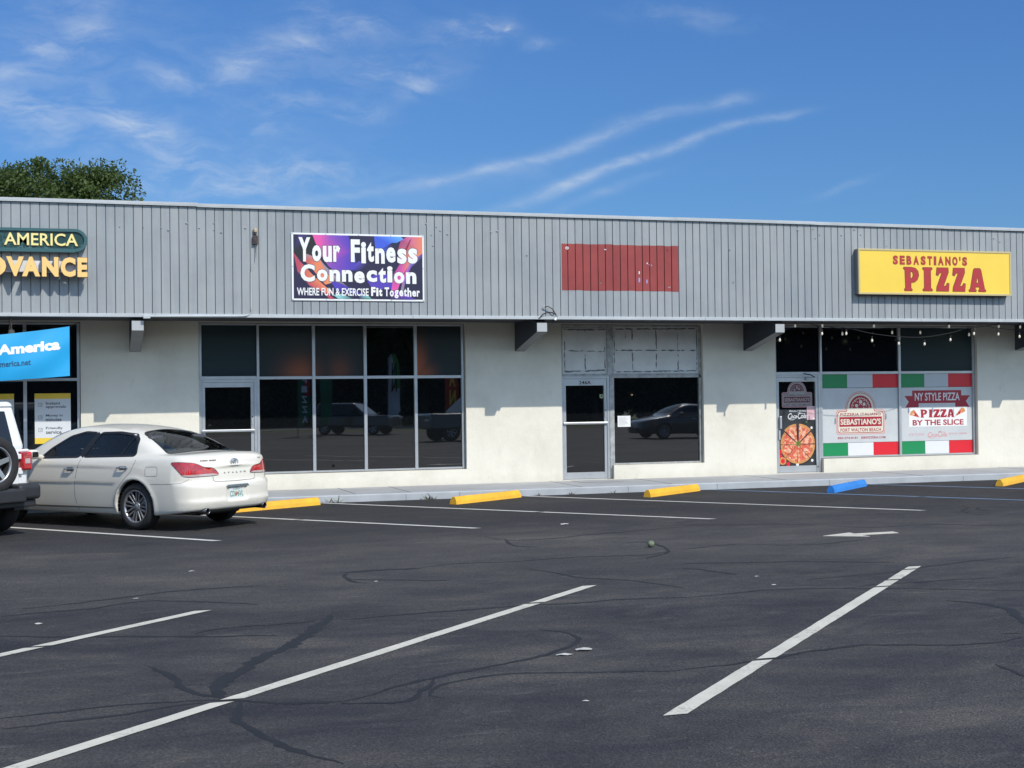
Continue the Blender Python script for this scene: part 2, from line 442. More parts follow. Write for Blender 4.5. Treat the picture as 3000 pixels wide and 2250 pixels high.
# ------------------------------------------------------------------ mesh helpers
class MB:
    """collects shapes, each with a material slot, into one mesh"""

    def __init__(self, *mats):
        self.bm = bmesh.new()
        self.mats = list(mats)

    def _mi(self, fs, mi, smooth=False):
        for f in fs:
            f.material_index = mi
            f.smooth = smooth

    def box(self, x0, x1, y0, y1, z0, z1, mi=0, bev=0.0, seg=2, rot=None, piv=None):
        bm = self.bm
        r = bmesh.ops.create_cube(bm, size=1.0)
        vs = r['verts']
        for v in vs:
            v.co = Vector((x0 + (v.co.x + .5) * (x1 - x0), y0 + (v.co.y + .5) * (y1 - y0), z0 + (v.co.z + .5) * (z1 - z0)))
        fs = {f for v in vs for f in v.link_faces}
        self._mi(fs, mi)
        if bev:
            es = list({e for v in vs for e in v.link_edges})
            rb = bmesh.ops.bevel(bm, geom=es, offset=bev, segments=seg, affect='EDGES', profile=0.5)
            vs = list({v for f in rb['faces'] for v in f.verts} | {v for v in vs if v.is_valid})
            self._mi({f for v in vs for f in v.link_faces}, mi, False)
        if rot is not None:
            bmesh.ops.rotate(bm, verts=vs, cent=piv or Vector(((x0 + x1) / 2, (y0 + y1) / 2, (z0 + z1) / 2)), matrix=rot)
        return vs

    def hexa(self, pts, mi=0, bev=0.0):
        """8 points: bottom ring 4, top ring 4"""
        vs = [self.bm.verts.new(p) for p in pts]
        fs = [self.bm.faces.new([vs[i] for i in q]) for q in ((3, 2, 1, 0), (4, 5, 6, 7), (0, 1, 5, 4), (1, 2, 6, 5), (2, 3, 7, 6), (3, 0, 4, 7))]
        self._mi(fs, mi)
        if bev:
            es = list({e for v in vs for e in v.link_edges})
            rb = bmesh.ops.bevel(self.bm, geom=es, offset=bev, segments=3, affect='EDGES', profile=0.5)
            self._mi(rb['faces'], mi, True)
        return vs

    def quad(self, pts, mi=0):
        f = self.bm.faces.new([self.bm.verts.new(p) for p in pts])
        f.material_index = mi
        return f

    def poly(self, pts2, y, mi=0, thick=0.0, axis='y', holes=()):
        """flat shape from (a, b) outline; axis y: (x, z) plane facing -y; axis z: (x, y) plane facing up"""
        ptsl = [list(pts2)] + [list(h) for h in holes]
        allp, edges = [], []
        for loop in ptsl:
            s = len(allp)
            n = len(loop)
            allp += [Vector(p) for p in loop]
            edges += [(s + i, s + (i + 1) % n) for i in range(n)]
        V, E, F, *_ = geometry.delaunay_2d_cdt(allp, edges, [], 1 if not holes else 2, 1e-6)
        if holes:
            V, E, F, *_ = geometry.delaunay_2d_cdt(allp, edges, [], 2, 1e-6)

            def inside(p, loop):
                c = False
                for i in range(len(loop)):
                    a, b_ = loop[i], loop[i - 1]
                    if (a[1] > p[1]) != (b_[1] > p[1]) and p[0] < (b_[0] - a[0]) * (p[1] - a[1]) / (b_[1] - a[1]) + a[0]:
                        c = not c
                return c
            G = []
            V2, E2, F2, *_ = geometry.delaunay_2d_cdt(allp, edges, [], 0, 1e-6)
            V, F = V2, []
            for f in F2:
                c = sum((V2[i] for i in f), Vector((0, 0))) / len(f)
                if inside(c, ptsl[0]) and not any(inside(c, h) for h in ptsl[1:]):
                    F.append(f)
        def P(p, d):
            return Vector((p[0], y - d, p[1])) if axis == 'y' else Vector((p[0], p[1], y + d))
        vs = [self.bm.verts.new(P(p, thick)) for p in V]
        want = Vector((0, -1, 0)) if axis == 'y' else Vector((0, 0, 1))
        fs = []
        for f in F:
            if len(set(f)) < 3:
                continue
            try:
                q = self.bm.faces.new([vs[i] for i in f])
            except ValueError:
                continue
            q.normal_update()
            if q.normal.dot(want) < 0:
                q.normal_flip()
            fs.append(q)
        if thick:
            for loop in ptsl:
                a = [self.bm.verts.new(P(p, thick)) for p in loop]
                c = [self.bm.verts.new(P(p, 0)) for p in loop]
                n = len(loop)
                for i in range(n):
                    fs.append(self.bm.faces.new((a[i], a[(i + 1) % n], c[(i + 1) % n], c[i])))
        self._mi(fs, mi)
        return fs

    def disc(self, cx, cz, r, y, mi=0, thick=0.0, n=24, a0=0.0, a1=2 * math.pi, sx=1.0):
        pts = [(cx + r * sx * math.cos(a0 + (a1 - a0) * i / n), cz + r * math.sin(a0 + (a1 - a0) * i / n)) for i in range(n + (0 if a1 - a0 > 6.28 else 1))]
        return self.poly(pts, y, mi, thick)

    def cyl(self, p0, p1, r0, r1=None, n=16, mi=0, cap=True, smooth=True):
        p0, p1 = Vector(p0), Vector(p1)
        r1 = r0 if r1 is None else r1
        d = (p1 - p0)
        q = d.to_track_quat('Z', 'Y').to_matrix().to_4x4()
        r = bmesh.ops.create_cone(self.bm, cap_ends=cap, segments=n, radius1=r0, radius2=r1, depth=d.length,
                                  matrix=Matrix.Translation((p0 + p1) / 2) @ q)
        fs = {f for v in r['verts'] for f in v.link_faces}
        for f in fs:
            f.material_index = mi
            f.smooth = smooth and len(f.verts) == 4
        return r['verts']

    def tube(self, pts, r, n=8, mi=0, closed=False):
        pts = [Vector(p) for p in pts]
        rad = r if isinstance(r, (list, tuple)) else [r] * len(pts)
        rings = []
        up = Vector((0.13, 0.21, 0.97))
        for i, p in enumerate(pts):
            a = pts[max(0, i - 1)]
            c = pts[min(len(pts) - 1, i + 1)]
            t_ = (c - a).normalized()
            s = t_.cross(up)
            if s.length < 0.05:
                s = t_.cross(Vector((1, 0, 0)))
            s.normalize()
            w = t_.cross(s)
            rings.append([self.bm.verts.new(p + (s * math.cos(2 * math.pi * k / n) + w * math.sin(2 * math.pi * k / n)) * rad[i]) for k in range(n)])
        fs = []
        for i in range(len(rings) - 1):
            for k in range(n):
                fs.append(self.bm.faces.new((rings[i][k], rings[i][(k + 1) % n], rings[i + 1][(k + 1) % n], rings[i + 1][k])))
        fs.append(self.bm.faces.new(rings[0]))
        fs.append(self.bm.faces.new(rings[-1][::-1]))
        self._mi(fs, mi, True)

    def lathe(self, prof, n=40, mi=0, axis='y', c=(0, 0, 0), smooth=True, mis=None):
        """profile of (radius, height) turned round an axis"""
        rings = []
        for r, h in prof:
            ring = []
            for k in range(n):
                a = 2 * math.pi * k / n
                p = {'y': (r * math.cos(a), h, r * math.sin(a)), 'z': (r * math.cos(a), r * math.sin(a), h), 'x': (h, r * math.cos(a), r * math.sin(a))}[axis]
                ring.append(self.bm.verts.new(Vector(p) + Vector(c)))
            rings.append(ring)
        for i in range(len(rings) - 1):
            for k in range(n):
                f = self.bm.faces.new((rings[i][k], rings[i][(k + 1) % n], rings[i + 1][(k + 1) % n], rings[i + 1][k]))
                f.material_index = mi if mis is None else mis[i]
                f.smooth = smooth
        return rings

    def text(self, s, x0, x1, z0, z1, y, mi=0, off=0.0, shear=0.0, depth=0.0, gap=1.0, res=3, M=None, word=1.0):
        """lettering fitted to the box x0..x1, z0..z1 in the plane y, facing -y (or placed by matrix M)"""
        cu = bpy.data.curves.new('t', 'FONT')
        cu.body = s
        cu.offset = off
        cu.shear = shear
        cu.space_character = gap
        cu.space_word = word
        cu.resolution_u = res
        cu.extrude = 0.1 if depth else 0.0
        o = bpy.data.objects.new('t', cu)
        COL.objects.link(o)
        dg = bpy.context.evaluated_depsgraph_get()
        dg.update()
        me = bpy.data.meshes.new_from_object(o.evaluated_get(dg))
        bpy.data.objects.remove(o)
        bpy.data.curves.remove(cu)
        n = len(me.vertices)
        co = np.empty(n * 3)
        me.vertices.foreach_get('co', co)
        co = co.reshape(-1, 3)
        mn, mx = co.min(0), co.max(0)
        out = np.empty_like(co)
        out[:, 0] = x0 + (co[:, 0] - mn[0]) / (mx[0] - mn[0]) * (x1 - x0)
        out[:, 2] = z0 + (co[:, 1] - mn[1]) / (mx[1] - mn[1]) * (z1 - z0)
        out[:, 1] = y - ((co[:, 2] - mn[2]) / max(1e-9, mx[2] - mn[2]) * depth if depth else 0)
        me.vertices.foreach_set('co', out.ravel())
        if M is not None:
            me.transform(M)
        me.polygons.foreach_set('material_index', [mi] * len(me.polygons))
        me.polygons.foreach_set('use_smooth', [False] * len(me.polygons))
        self.bm.from_mesh(me)
        bpy.data.meshes.remove(me)

    def build(self, name, parent=None, loc=None, rel=True):
        me = bpy.data.meshes.new(name)
        base = Vector((0, 0, 0))
        p = parent
        while rel and p is not None:
            base += p.location
            p = p.parent
        if loc is not None:
            base += Vector(loc)
        if base.length:
            bmesh.ops.translate(self.bm, verts=self.bm.verts, vec=-base)
        self.bm.to_mesh(me)
        self.bm.free()
        for mm in self.mats:
            me.materials.append(MATS[mm] if isinstance(mm, str) else mm)
        o = bpy.data.objects.new(name, me)
        COL.objects.link(o)
        if loc is not None:
            o.location = loc
        if parent is not None:
            o.parent = parent
        return o


def tag(o, label=None, cat=None, group=None, kind=None):
    for k, v in (('label', label), ('category', cat), ('group', group), ('kind', kind)):
        if v:
            o[k] = v
    return o


def empty(name, loc=(0, 0, 0), rotz=0.0):
    o = bpy.data.objects.new(name, None)
    COL.objects.link(o)
    o.location = loc
    o.rotation_euler = (0, 0, rotz)
    return o


def smooth_all(o, ang=None):
    o.data.polygons.foreach_set('use_smooth', [True] * len(o.data.polygons))
    if ang:
        o.data.set_sharp_from_angle(angle=math.radians(ang))
    return o


# ------------------------------------------------------------------ ground, lot, sidewalk
WY, KY, FY, GY = 26.08, 24.14, 24.63, 26.22


def sheet(name, x0, x1, y0, y1, z, m_):
    b_ = MB(m_)
    b_.quad([(x0, y0, z), (x1, y0, z), (x1, y1, z), (x0, y1, z)])
    o = b_.build(name)
    o['kind'] = 'structure'
    return o


sheet('ground', -700, 700, -700, 700, -0.06, 'grass')
sheet('parking_lot', -60, 70, -28, KY + 0.3, 0.0, 'asphalt')
sheet('road', -300, 300, -44, -35, -0.04, 'tarmac_far')

b_ = MB('sidewalk', 'kerb_face', 'joint_dark')
b_.box(-30, 45, KY + 0.10, WY + 0.3, 0.0, 0.13, 0)
b_.box(-30, 45, KY, KY + 0.098, -0.02, 0.128, 1, bev=0.018, seg=3)
for k, jx in enumerate((-6.0, -2.4, 1.2, 4.6, 5.6, 8.9, 10.75, 13.2, 16.3, 19.5, 23)):
    b_.box(jx, jx + 0.014, KY + 0.10, WY, 0.1301, 0.1335, 2)
    b_.box(jx + 0.9, jx + 0.91, KY - 0.0015, KY + 0.05, 0.0, 0.11, 2)
b_.quad([(9.35, 25.3, .1342), (10.2, 25.3, .1342), (10.2, WY - .002, .1342), (9.35, WY - .002, .1342)], 0)
o = b_.build('sidewalk')
o['kind'] = 'structure'


def stripe(name, p0, p1, w, m_, z=0.004, gaps=(), cut=None):
    """painted line along p0-p1 with its ends cut parallel to the shop front"""
    p0, p1 = Vector(p0), Vector(p1)
    d = (p1 - p0).normalized()
    n = Vector((-d.y, d.x))
    e = Vector((1, 0)) if cut else n
    half = (w / 2) / abs(e.dot(n))
    e = e * half
    L = (p1 - p0).length
    b_ = MB(m_)
    cuts = [0.0]
    for g in gaps:
        cuts += [g - 0.0055, g + 0.0055]
    cuts.append(1.0)
    for i in range(0, len(cuts) - 1, 2):
        a, c = cuts[i], cuts[i + 1]
        N = max(2, int(L * (c - a) / 0.12))
        prev = None
        for k in range(N + 1):
            t_ = a + (c - a) * k / N
            q = p0 + (p1 - p0) * t_
            j1, j2 = (1 + random.uniform(-.05, .05)), (1 + random.uniform(-.05, .05))
            cur = (b_.bm.verts.new((q.x + e.x * j1, q.y + e.y * j1, z)), b_.bm.verts.new((q.x - e.x * j2, q.y - e.y * j2, z)))
            if prev:
                f = b_.bm.faces.new((prev[0], prev[1], cur[1], cur[0]))
                f.normal_update()
                if f.normal.z < 0:
                    f.normal_flip()
            prev = cur
    o = b_.build(name)
    o['kind'] = 'structure'
    return o


stripe('stall_line', (-1.9, 22.45), (1.62, 18.16), .105, 'line_white_far', cut=1)
stripe('stall_line', (0.4, 24.0), (5.2, 18.40), .105, 'line_white_far', gaps=(.56,), cut=1)
stripe('stall_line', (4.0, 24.08), (8.77, 18.32), .105, 'line_white_far', gaps=(.6,), cut=1)
stripe('stall_line', (7.74, 24.08), (12.31, 18.30), .105, 'line_white_far', cut=1)
stripe('stall_line', (11.52, 24.08), (15.9, 18.0), .105, 'line_blue', gaps=(.55,), cut=1)
stripe('stall_line', (14.95, 24.08), (19.3, 18.0), .105, 'line_blue', cut=1)
stripe('stall_line', (18.5, 24.08), (22.8, 18.3), .105, 'line_white_far', cut=1)
stripe('stall_line', (-3.25, 7.8), (0.96, 12.13), .105, 'line_white', gaps=(.69,), cut=1)
stripe('stall_line', (-1.2, 6.36), (4.60, 12.33), .105, 'line_white', gaps=(.345, .855), cut=1)
stripe('stall_line', (3.17, 7.15), (8.24, 12.41), .11, 'line_white', gaps=(.245, .775, .845, .965), cut=1)
stripe('stall_line', (6.9, 7.3), (11.9, 12.5), .105, 'line_white', cut=1)
b_ = MB('line_white')
b_.poly([(8.976, 15.54), (9.501, 15.776), (9.487, 15.63), (10.077, 15.665), (10.045, 15.485), (9.46, 15.45), (9.476, 15.25)], 0, 0, 0.004, 'z')
b_.build('painted_arrow')['kind'] = 'structure'

CRACKS = [
 (0.035, [(-0.48,8.42),(-0.15,8.47),(0.18,8.53),(0.45,8.5),(0.7,8.47),(0.88,8.4)]),
 (0.040, [(-0.46,8.14),(-0.14,8.2),(0.23,8.28),(0.49,8.42),(0.7,8.44)]),
 (0.075, [(0.39,9.72),(0.5,9.31),(0.56,8.95),(0.64,8.66),(0.76,8.5),(0.84,8.39)]),
 (0.085, [(1.97,11.51),(1.82,11.06),(1.58,10.51),(1.41,10.11),(1.11,9.62),(0.89,9.16),(0.78,8.87),(0.76,8.64),(0.82,8.43),(0.89,8.37)]),
 (0.070, [(0.88,8.38),(0.87,8.17),(0.82,7.94),(0.84,7.74),(0.91,7.52),(0.96,7.31),(1.04,7.08),(1.13,6.91),(1.2,6.76)]),
 (0.060, [(0.88,8.4),(1.08,8.24),(1.45,8.16)]),
 (0.035, [(-0.7,12.47),(-0.41,12.57),(0.02,12.62),(0.27,12.81),(0.6,12.9),(1.09,12.64),(1.47,12.33)]),
 (0.035, [(-0.54,12.85),(-0.11,13.03),(0.56,13.39),(1.17,13.54),(1.7,13.53)]),
 (0.035, [(-0.65,11.42),(-0.09,11.16),(0.59,10.9),(1.4,10.62)]),
 (0.035, [(0.8,10.95),(1.03,11.13),(1.47,11.15),(1.78,11.18)]),
 (0.060, [(1.45,8.14),(1.69,8.32),(1.98,8.57),(2.23,8.69),(2.59,8.88),(2.83,9.0),(3.13,9.21),(3.39,9.46),(3.5,9.67),(3.49,9.94),(3.35,10.15)]),
 (0.060, [(1.44,8.11),(1.74,8.03),(1.87,8.12),(2.01,8.35),(2.13,8.6)]),
 (0.040, [(2.05,8.05),(1.99,8.13),(2.06,8.33),(2.22,8.47),(2.5,8.59),(2.75,8.59),(3.11,8.5),(3.74,8.31)]),
 (0.090, [(2.55,14.26),(2.96,14.33),(3.42,14.31)]),
 (0.035, [(3.44,14.39),(3.91,14.54),(4.45,14.5),(5.26,14.59),(6.09,14.51),(6.48,14.71),(6.64,14.7)]),
 (0.035, [(2.59,14.16),(2.52,13.56),(2.64,13.33)]),
 (0.035, [(2.54,13.7),(3.14,13.38),(3.46,13.24)]),
 (0.035, [(4.45,13.79),(4.6,13.48),(4.75,12.9),(5.15,12.47),(5.35,11.85)]),
 (0.035, [(2.0,11.21),(2.64,11.27),(3.31,11.36),(3.66,11.39),(4.15,11.33),(4.53,11.39),(5.1,11.3)]),
 (0.035, [(4.95,17.26),(5.11,16.73),(5.37,16.61),(6.25,16.89),(6.99,17.15),(7.86,17.39)]),
 (0.035, [(5.1,16.69),(5.0,16.06),(5.21,15.74)]),
 (0.035, [(6.39,15.82),(6.66,15.75),(6.48,14.71),(5.94,14.14)]),
 (0.045, [(3.76,8.34),(4.04,8.36),(4.34,8.42),(4.77,8.55),(5.15,8.62),(5.35,8.65),(5.84,8.47),(6.27,8.43),(6.57,8.52)]),
 (0.060, [(7.13,10.28),(7.29,10.04),(7.3,9.7),(7.14,9.35),(6.91,8.95)]),
 (0.035, [(5.09,11.28),(5.71,11.41),(6.1,11.44),(6.6,11.3),(7.07,11.11),(8.14,10.54)]),
 (0.035, [(6.7,11.89),(7.01,11.99),(7.82,12.12),(8.29,12.33),(9.07,12.61),(9.85,12.74)]),
 (0.035, [(6.71,11.26),(7.21,11.4),(7.59,11.38),(8.48,11.38)]),
 (0.035, [(6.7,14.82),(7.56,15.11),(8.04,14.78),(8.67,14.74),(8.9,14.87),(9.46,15.1)]),
 (0.035, [(7.95,17.59),(8.71,17.39),(9.43,17.12),(9.91,16.99)]),
 (0.035, [(9.74,16.76),(10.1,16.3),(10.5,16.26),(11.22,16.32),(11.58,15.91),(12.2,15.77)]),
 (0.035, [(13.26,18.79),(13.31,18.56),(12.82,18.01),(12.64,17.54),(12.73,17.14)]),
 (0.035, [(13.46,18.49),(13.16,18.04),(13.23,17.81)]),
 (0.035, [(6.14,13.59),(6.72,13.43),(7.49,13.2),(8.27,12.81)]),
 (0.035, [(5.98,13.23),(6.14,12.9),(6.24,12.54)]),
 (0.035, [(6.52,8.71),(6.67,8.65)]),
 (0.040, [(5.75,7.74),(5.73,7.55),(5.65,7.33)])]
b_ = MB('crack_seal')
for ci, (w, pts) in enumerate(CRACKS):
    if pts[0][1] > 10:
        w = w * 1.35
    elif w > .05:
        w = w * .78
    pts = [Vector(p) for p in pts]
    fine_pts = []
    for i in range(len(pts) - 1):
        pm, p0, p1, p2 = pts[max(0, i - 1)], pts[i], pts[i + 1], pts[min(len(pts) - 1, i + 2)]
        N = max(2, int((p1 - p0).length / 0.06))
        for k in range(N):
            s = k / N
            fine_pts.append(0.5 * ((2 * p0) + (p1 - pm) * s + (2 * pm - 5 * p0 + 4 * p1 - p2) * s * s + (3 * p0 - pm - 3 * p1 + p2) * s ** 3))
    fine_pts.append(pts[-1])
    prev = None
    n_ = len(fine_pts)
    wob = 0.0
    for i, p in enumerate(fine_pts):
        d = (fine_pts[min(n_ - 1, i + 1)] - fine_pts[max(0, i - 1)])
        if d.length < 1e-6:
            continue
        d.normalize()
        nn = Vector((-d.y, d.x))
        wob = wob * 0.8 + random.uniform(-1, 1) * 0.014
        end = min(1, 4 * i / n_ + .25, 4 * (n_ - 1 - i) / n_ + .25)
        h1 = 1.0 * w / 2 * end * random.uniform(.5, 1.4)
        h2 = 1.0 * w / 2 * end * random.uniform(.5, 1.4)
        c_ = p + nn * wob
        z = 0.0014 + 0.00008 * (ci % 12)
        cur = (b_.bm.verts.new((c_.x + nn.x * h1, c_.y + nn.y * h1, z)), b_.bm.verts.new((c_.x - nn.x * h2, c_.y - nn.y * h2, z)))
        if prev:
            f = b_.bm.faces.new((prev[0], prev[1], cur[1], cur[0]))
            f.normal_update()
            if f.normal.z < 0:
                f.normal_flip()
        prev = cur
b_.build('asphalt_crack_filler')['kind'] = 'structure'

# ------------------------------------------------------------------ the shop building
SHOP = empty('shop_building', (10, WY, 0))
tag(SHOP, 'long single storey strip shop building, grey siding over white stucco', 'building')
Z0, ZT = 0.13, 3.34
OPEN = [(-9.2, -0.07, 0.40, 3.30), (2.03, 3.15, 0.14, 3.30), (3.15, 7.18, 0.425, 3.30), (9.18, 10.29, 0.14, 3.30), (10.29, 12.31, 0.42, 3.30),
        (13.99, 15.11, 0.14, 3.30), (15.11, 19.0, 0.43, 3.30), (20.28, 26.5, 0.40, 3.30)]
xs = sorted({-14.0, 34.0} | {v for o in OPEN for v in o[:2]})
zs = sorted({0.0, ZT + .06} | {v for o in OPEN for v in o[2:]})


def solid(xa, xb, za, zb):
    xm, zm = (xa + xb) / 2, (za + zb) / 2
    return not any(o[0] < xm < o[1] and o[2] < zm < o[3] for o in OPEN) and -14 < xm < 34 and 0 < zm < ZT + .06


b_ = MB('stucco')
RD = 0.22
for i in range(len(xs) - 1):
    for j in range(len(zs) - 1):
        xa, xb, za, zb = xs[i], xs[i + 1], zs[j], zs[j + 1]
        if not solid(xa, xb, za, zb):
            continue
        b_.quad([(xa, WY, za), (xb, WY, za), (xb, WY, zb), (xa, WY, zb)])
        for (k, l, q) in ((i - 1, j, [(xa, WY, za), (xa, WY, zb), (xa, WY + RD, zb), (xa, WY + RD, za)]), (i + 1, j, [(xb, WY, zb), (xb, WY, za), (xb, WY + RD, za), (xb, WY + RD, zb)]),
                          (i, j - 1, [(xb, WY, za), (xa, WY, za), (xa, WY + RD, za), (xb, WY + RD, za)]), (i, j + 1, [(xa, WY, zb), (xb, WY, zb), (xb, WY + RD, zb), (xa, WY + RD, zb)])):
            if 0 <= k < len(xs) - 1 and 0 <= l < len(zs) - 1 and not solid(xs[k], xs[k + 1], zs[l], zs[l + 1]):
                b_.quad(q)
b_.box(-14, -13.8, WY + .01, 42, 0, 5.2)
b_.box(33.8, 34, WY + .01, 42, 0, 5.2)
b_.box(-14, 34, 41.8, 42, 0, 5.2)
b_.build('wall', SHOP)
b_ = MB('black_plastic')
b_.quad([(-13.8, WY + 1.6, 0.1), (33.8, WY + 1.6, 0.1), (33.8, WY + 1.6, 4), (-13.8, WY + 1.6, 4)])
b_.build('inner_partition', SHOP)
b_ = MB('roof_gravel')
b_.box(-13.8, 33.8, FY + .12, 41.8, 5.08, 5.2)
b_.build('roof', SHOP)

# fascia: grooved boards
ZB0, ZB1 = 3.355, 5.25


def grooved(bm_, xa, xb, za, zb, y, phase, mi=0, gi=1, gw=0.013, gd=0.012, jag=0.0):
    P = 0.1537
    x = xa
    k0 = math.ceil((xa - phase) / P)
    edges = [xa] + [phase + P * k for k in range(k0, int((xb - phase) / P) + 1) if xa < phase + P * k < xb] + [xb]
    for i in range(len(edges) - 1):
        a = edges[i] + (gw / 2 if i else 0)
        c = edges[i + 1] - (gw / 2 if i < len(edges) - 2 else 0)
        dz0, dz1 = random.uniform(-jag, jag), random.uniform(-jag, jag)
        dy = 0 if jag else random.uniform(-.0012, .0012)
        bm_.quad([(a, y + dy, za + dz0), (c, y + dy, za + dz0), (c, y + dy, zb + dz1), (a, y + dy, zb + dz1)], mi)
        if i < len(edges) - 2:
            g = edges[i + 1] + gw / 2
            bm_.quad([(c, y + gd, za + dz0), (g, y + gd, za + dz0), (g, y + gd, zb + dz1), (c, y + gd, zb + dz1)], gi)
            bm_.quad([(c, y - .002, za + dz0), (c, y + gd, za + dz0), (c, y + gd, zb + dz1), (c, y - .002, zb + dz1)], mi)
            bm_.quad([(g, y + gd, za + dz0), (g, y - .002, za + dz0), (g, y - .002, zb + dz1), (g, y + gd, zb + dz1)], mi)


PH = -1.32
b_ = MB('siding_grey', 'groove_dark')
grooved(b_, -14.2, 34.2, ZB0, ZB1, FY, PH)
b_.box(-14.2, 34.2, FY + .02, FY + .10, ZB0, ZB1 - .002, 0)
b_.box(-14.2, -14.12, FY + .10, WY + .1, ZB0, ZB1, 0)
b_.box(34.12, 34.2, FY + .10, WY + .1, ZB0, ZB1, 0)
# filled screw heads and old fixing holes
for (x, z, r) in [(1.0, 4.86, .012), (1.3, 4.86, .016), (1.42, 4.82, .022), (1.73, 4.95, .026), (1.95, 4.87, .018), (2.2, 4.96, .016), (2.2, 4.84, .014), (2.33, 4.8, .02), (2.75, 4.89, .024), (0.6, 4.86, .014),
                  (6.05, 5.05, .018), (6.25, 5.0, .014), (6.32, 4.93, .018), (6.46, 4.87, .022), (6.15, 4.85, .014), (6.18, 4.65, .018), (7.3, 4.93, .022), (7.42, 4.95, .026),
                  (13.75, 5.13, .03), (14.1, 5.16, .018), (14.25, 5.05, .018), (14.15, 4.97, .018), (14.75, 5.05, .022), (15.05, 5.17, .026), (15.2, 5.07, .018), (15.75, 4.98, .018), (15.8, 4.85, .014), (18.4, 5.07, .02), (18.55, 5.0, .018)]:
    b_.lathe([(r, 0.0), (r * .8, -.007), (r * .3, -.010)], 10, 0, 'y', (x, FY, z))
for (x, z) in [(12.23, 4.687), (12.3, 4.051), (8.0, 4.5)]:
    b_.disc(x, z, .018, FY - .003, 1, 0, 10)
b_.build('fascia', SHOP)

b_ = MB('old_red_paint', 'groove_red')
mat('groove_red', (0.10, 0.018, 0.018), 0.8)
grooved(b_, 8.70, 11.12, 3.858, 4.749, FY - .0025, PH, gd=0.013, jag=.006)
b_.build('painted_patch', SHOP)
mat('faded_violet', (0.33, 0.29, 0.55), 0.7)
for (x, z, r) in [(8.81, 4.664, .035), (9.59, 4.655, .022), (9.49, 4.015, .018), (10.92, 3.945, .022)]:
    b_ = MB('white_paint')
    b_.disc(x, z, r * .8, FY - .0055, 0, 0, 7, sx=1.25)
    b_.build('paint_chip', SHOP)
for (x, z) in [(8.81, 4.664), (9.59, 4.668), (10.89, 4.665), (9.49, 4.02), (10.92, 3.948)]:
    b_ = MB('black_plastic')
    b_.disc(x, z, .015, FY - .007, 0, 0, 8)
    b_.build('fixing_hole', SHOP)
for (x, z, w, h, mi) in [(10.29, 4.215, .022, .06, 0), (10.29, 4.072, .034, .095, 2), (10.45, 4.045, .03, .08, 2), (10.50, 4.375, .03, .014, 2), (10.55, 4.36, .02, .03, 2), (10.46, 4.40, .02, .03, 0)]:
    b_ = MB('faded_violet' if mi else 'white_paint')
    b_.poly([(x - w / 2, z - h / 2), (x + w / 2, z - h / 2 * .8), (x + w / 2, z + h / 2), (x - w / 2 * .8, z + h / 2)], FY - .0055, 0)
    b_.build('paint_chip', SHOP)

b_ = MB('trim_light')
xx = -14.22
for L in (9.3, 6.1, 4.6, 5.9, 4.9, 6.4, 5.3, 6.2):
    b_.box(xx, min(34.22, xx + L - .004), FY - .028 - random.uniform(0, .003), FY + .05, 3.297, 3.357, 0, bev=.004, seg=1)
    xx += L
b_.build('fascia_trim', SHOP)
b_ = MB('coping_metal')
xx = -14.24
for L in (7.0, 3.05, 3.05, 3.05, 3.05, 3.05, 3.05, 3.05, 3.05, 3.05, 3.05, 3.05, 3.05, 5.0):
    d = random.uniform(-.006, .006)
    b_.box(xx, min(34.24, xx + L + .02), FY - .038 - abs(d), FY + .16, 5.243 + d, 5.262 + d, 0)
    b_.box(xx, min(34.24, xx + L + .02), FY - .026 - abs(d), FY + .17, 5.263 + d, 5.307 + d, 0, bev=.004, seg=1)
    xx += L
b_.build('roof_coping', SHOP)
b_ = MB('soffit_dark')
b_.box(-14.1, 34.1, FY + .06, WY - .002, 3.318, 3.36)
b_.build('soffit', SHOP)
# tapered brackets under the canopy
for x in (-6.6, 0.79, 8.20, 13.24, 20.0, 26.6):
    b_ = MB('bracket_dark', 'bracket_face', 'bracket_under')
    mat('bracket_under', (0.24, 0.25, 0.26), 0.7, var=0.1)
    w = .2
    ya, yb = FY + .03, WY - .003
    prof = [(yb, 2.745), (ya, 3.068), (ya, 3.235), (ya + .10, 3.235), (ya + .10, 3.317), (yb, 3.317)]
    for sx_ in (x, x + w):
        f = b_.bm.faces.new([b_.bm.verts.new((sx_, p[0], p[1])) for p in prof])
        f.material_index = 0
    for i in range(len(prof)):
        p, q = prof[i], prof[(i + 1) % len(prof)]
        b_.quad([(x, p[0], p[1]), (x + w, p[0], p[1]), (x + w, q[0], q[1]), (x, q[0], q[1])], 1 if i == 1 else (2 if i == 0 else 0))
    bmesh.ops.recalc_face_normals(b_.bm, faces=b_.bm.faces)
    b_.build('bracket', SHOP)

FYR, FYB = 26.165, 26.245    # frame front and back


def bars(b_, lst, mi=0):
    for (x0, x1, z0, z1, *k) in lst:
        dy = k[0] if k else 0.0
        b_.box(x0, x1, FYR - dy, FYB, z0, z1, mi, bev=.004, seg=1)


def pane(parent, x0, x1, z0, z1, m_='glass_dark', y=GY - .012):
    b_ = MB(m_)
    b_.box(x0, x1, y, y + .012, z0, z1, 0)
    return b_.build('pane', parent)


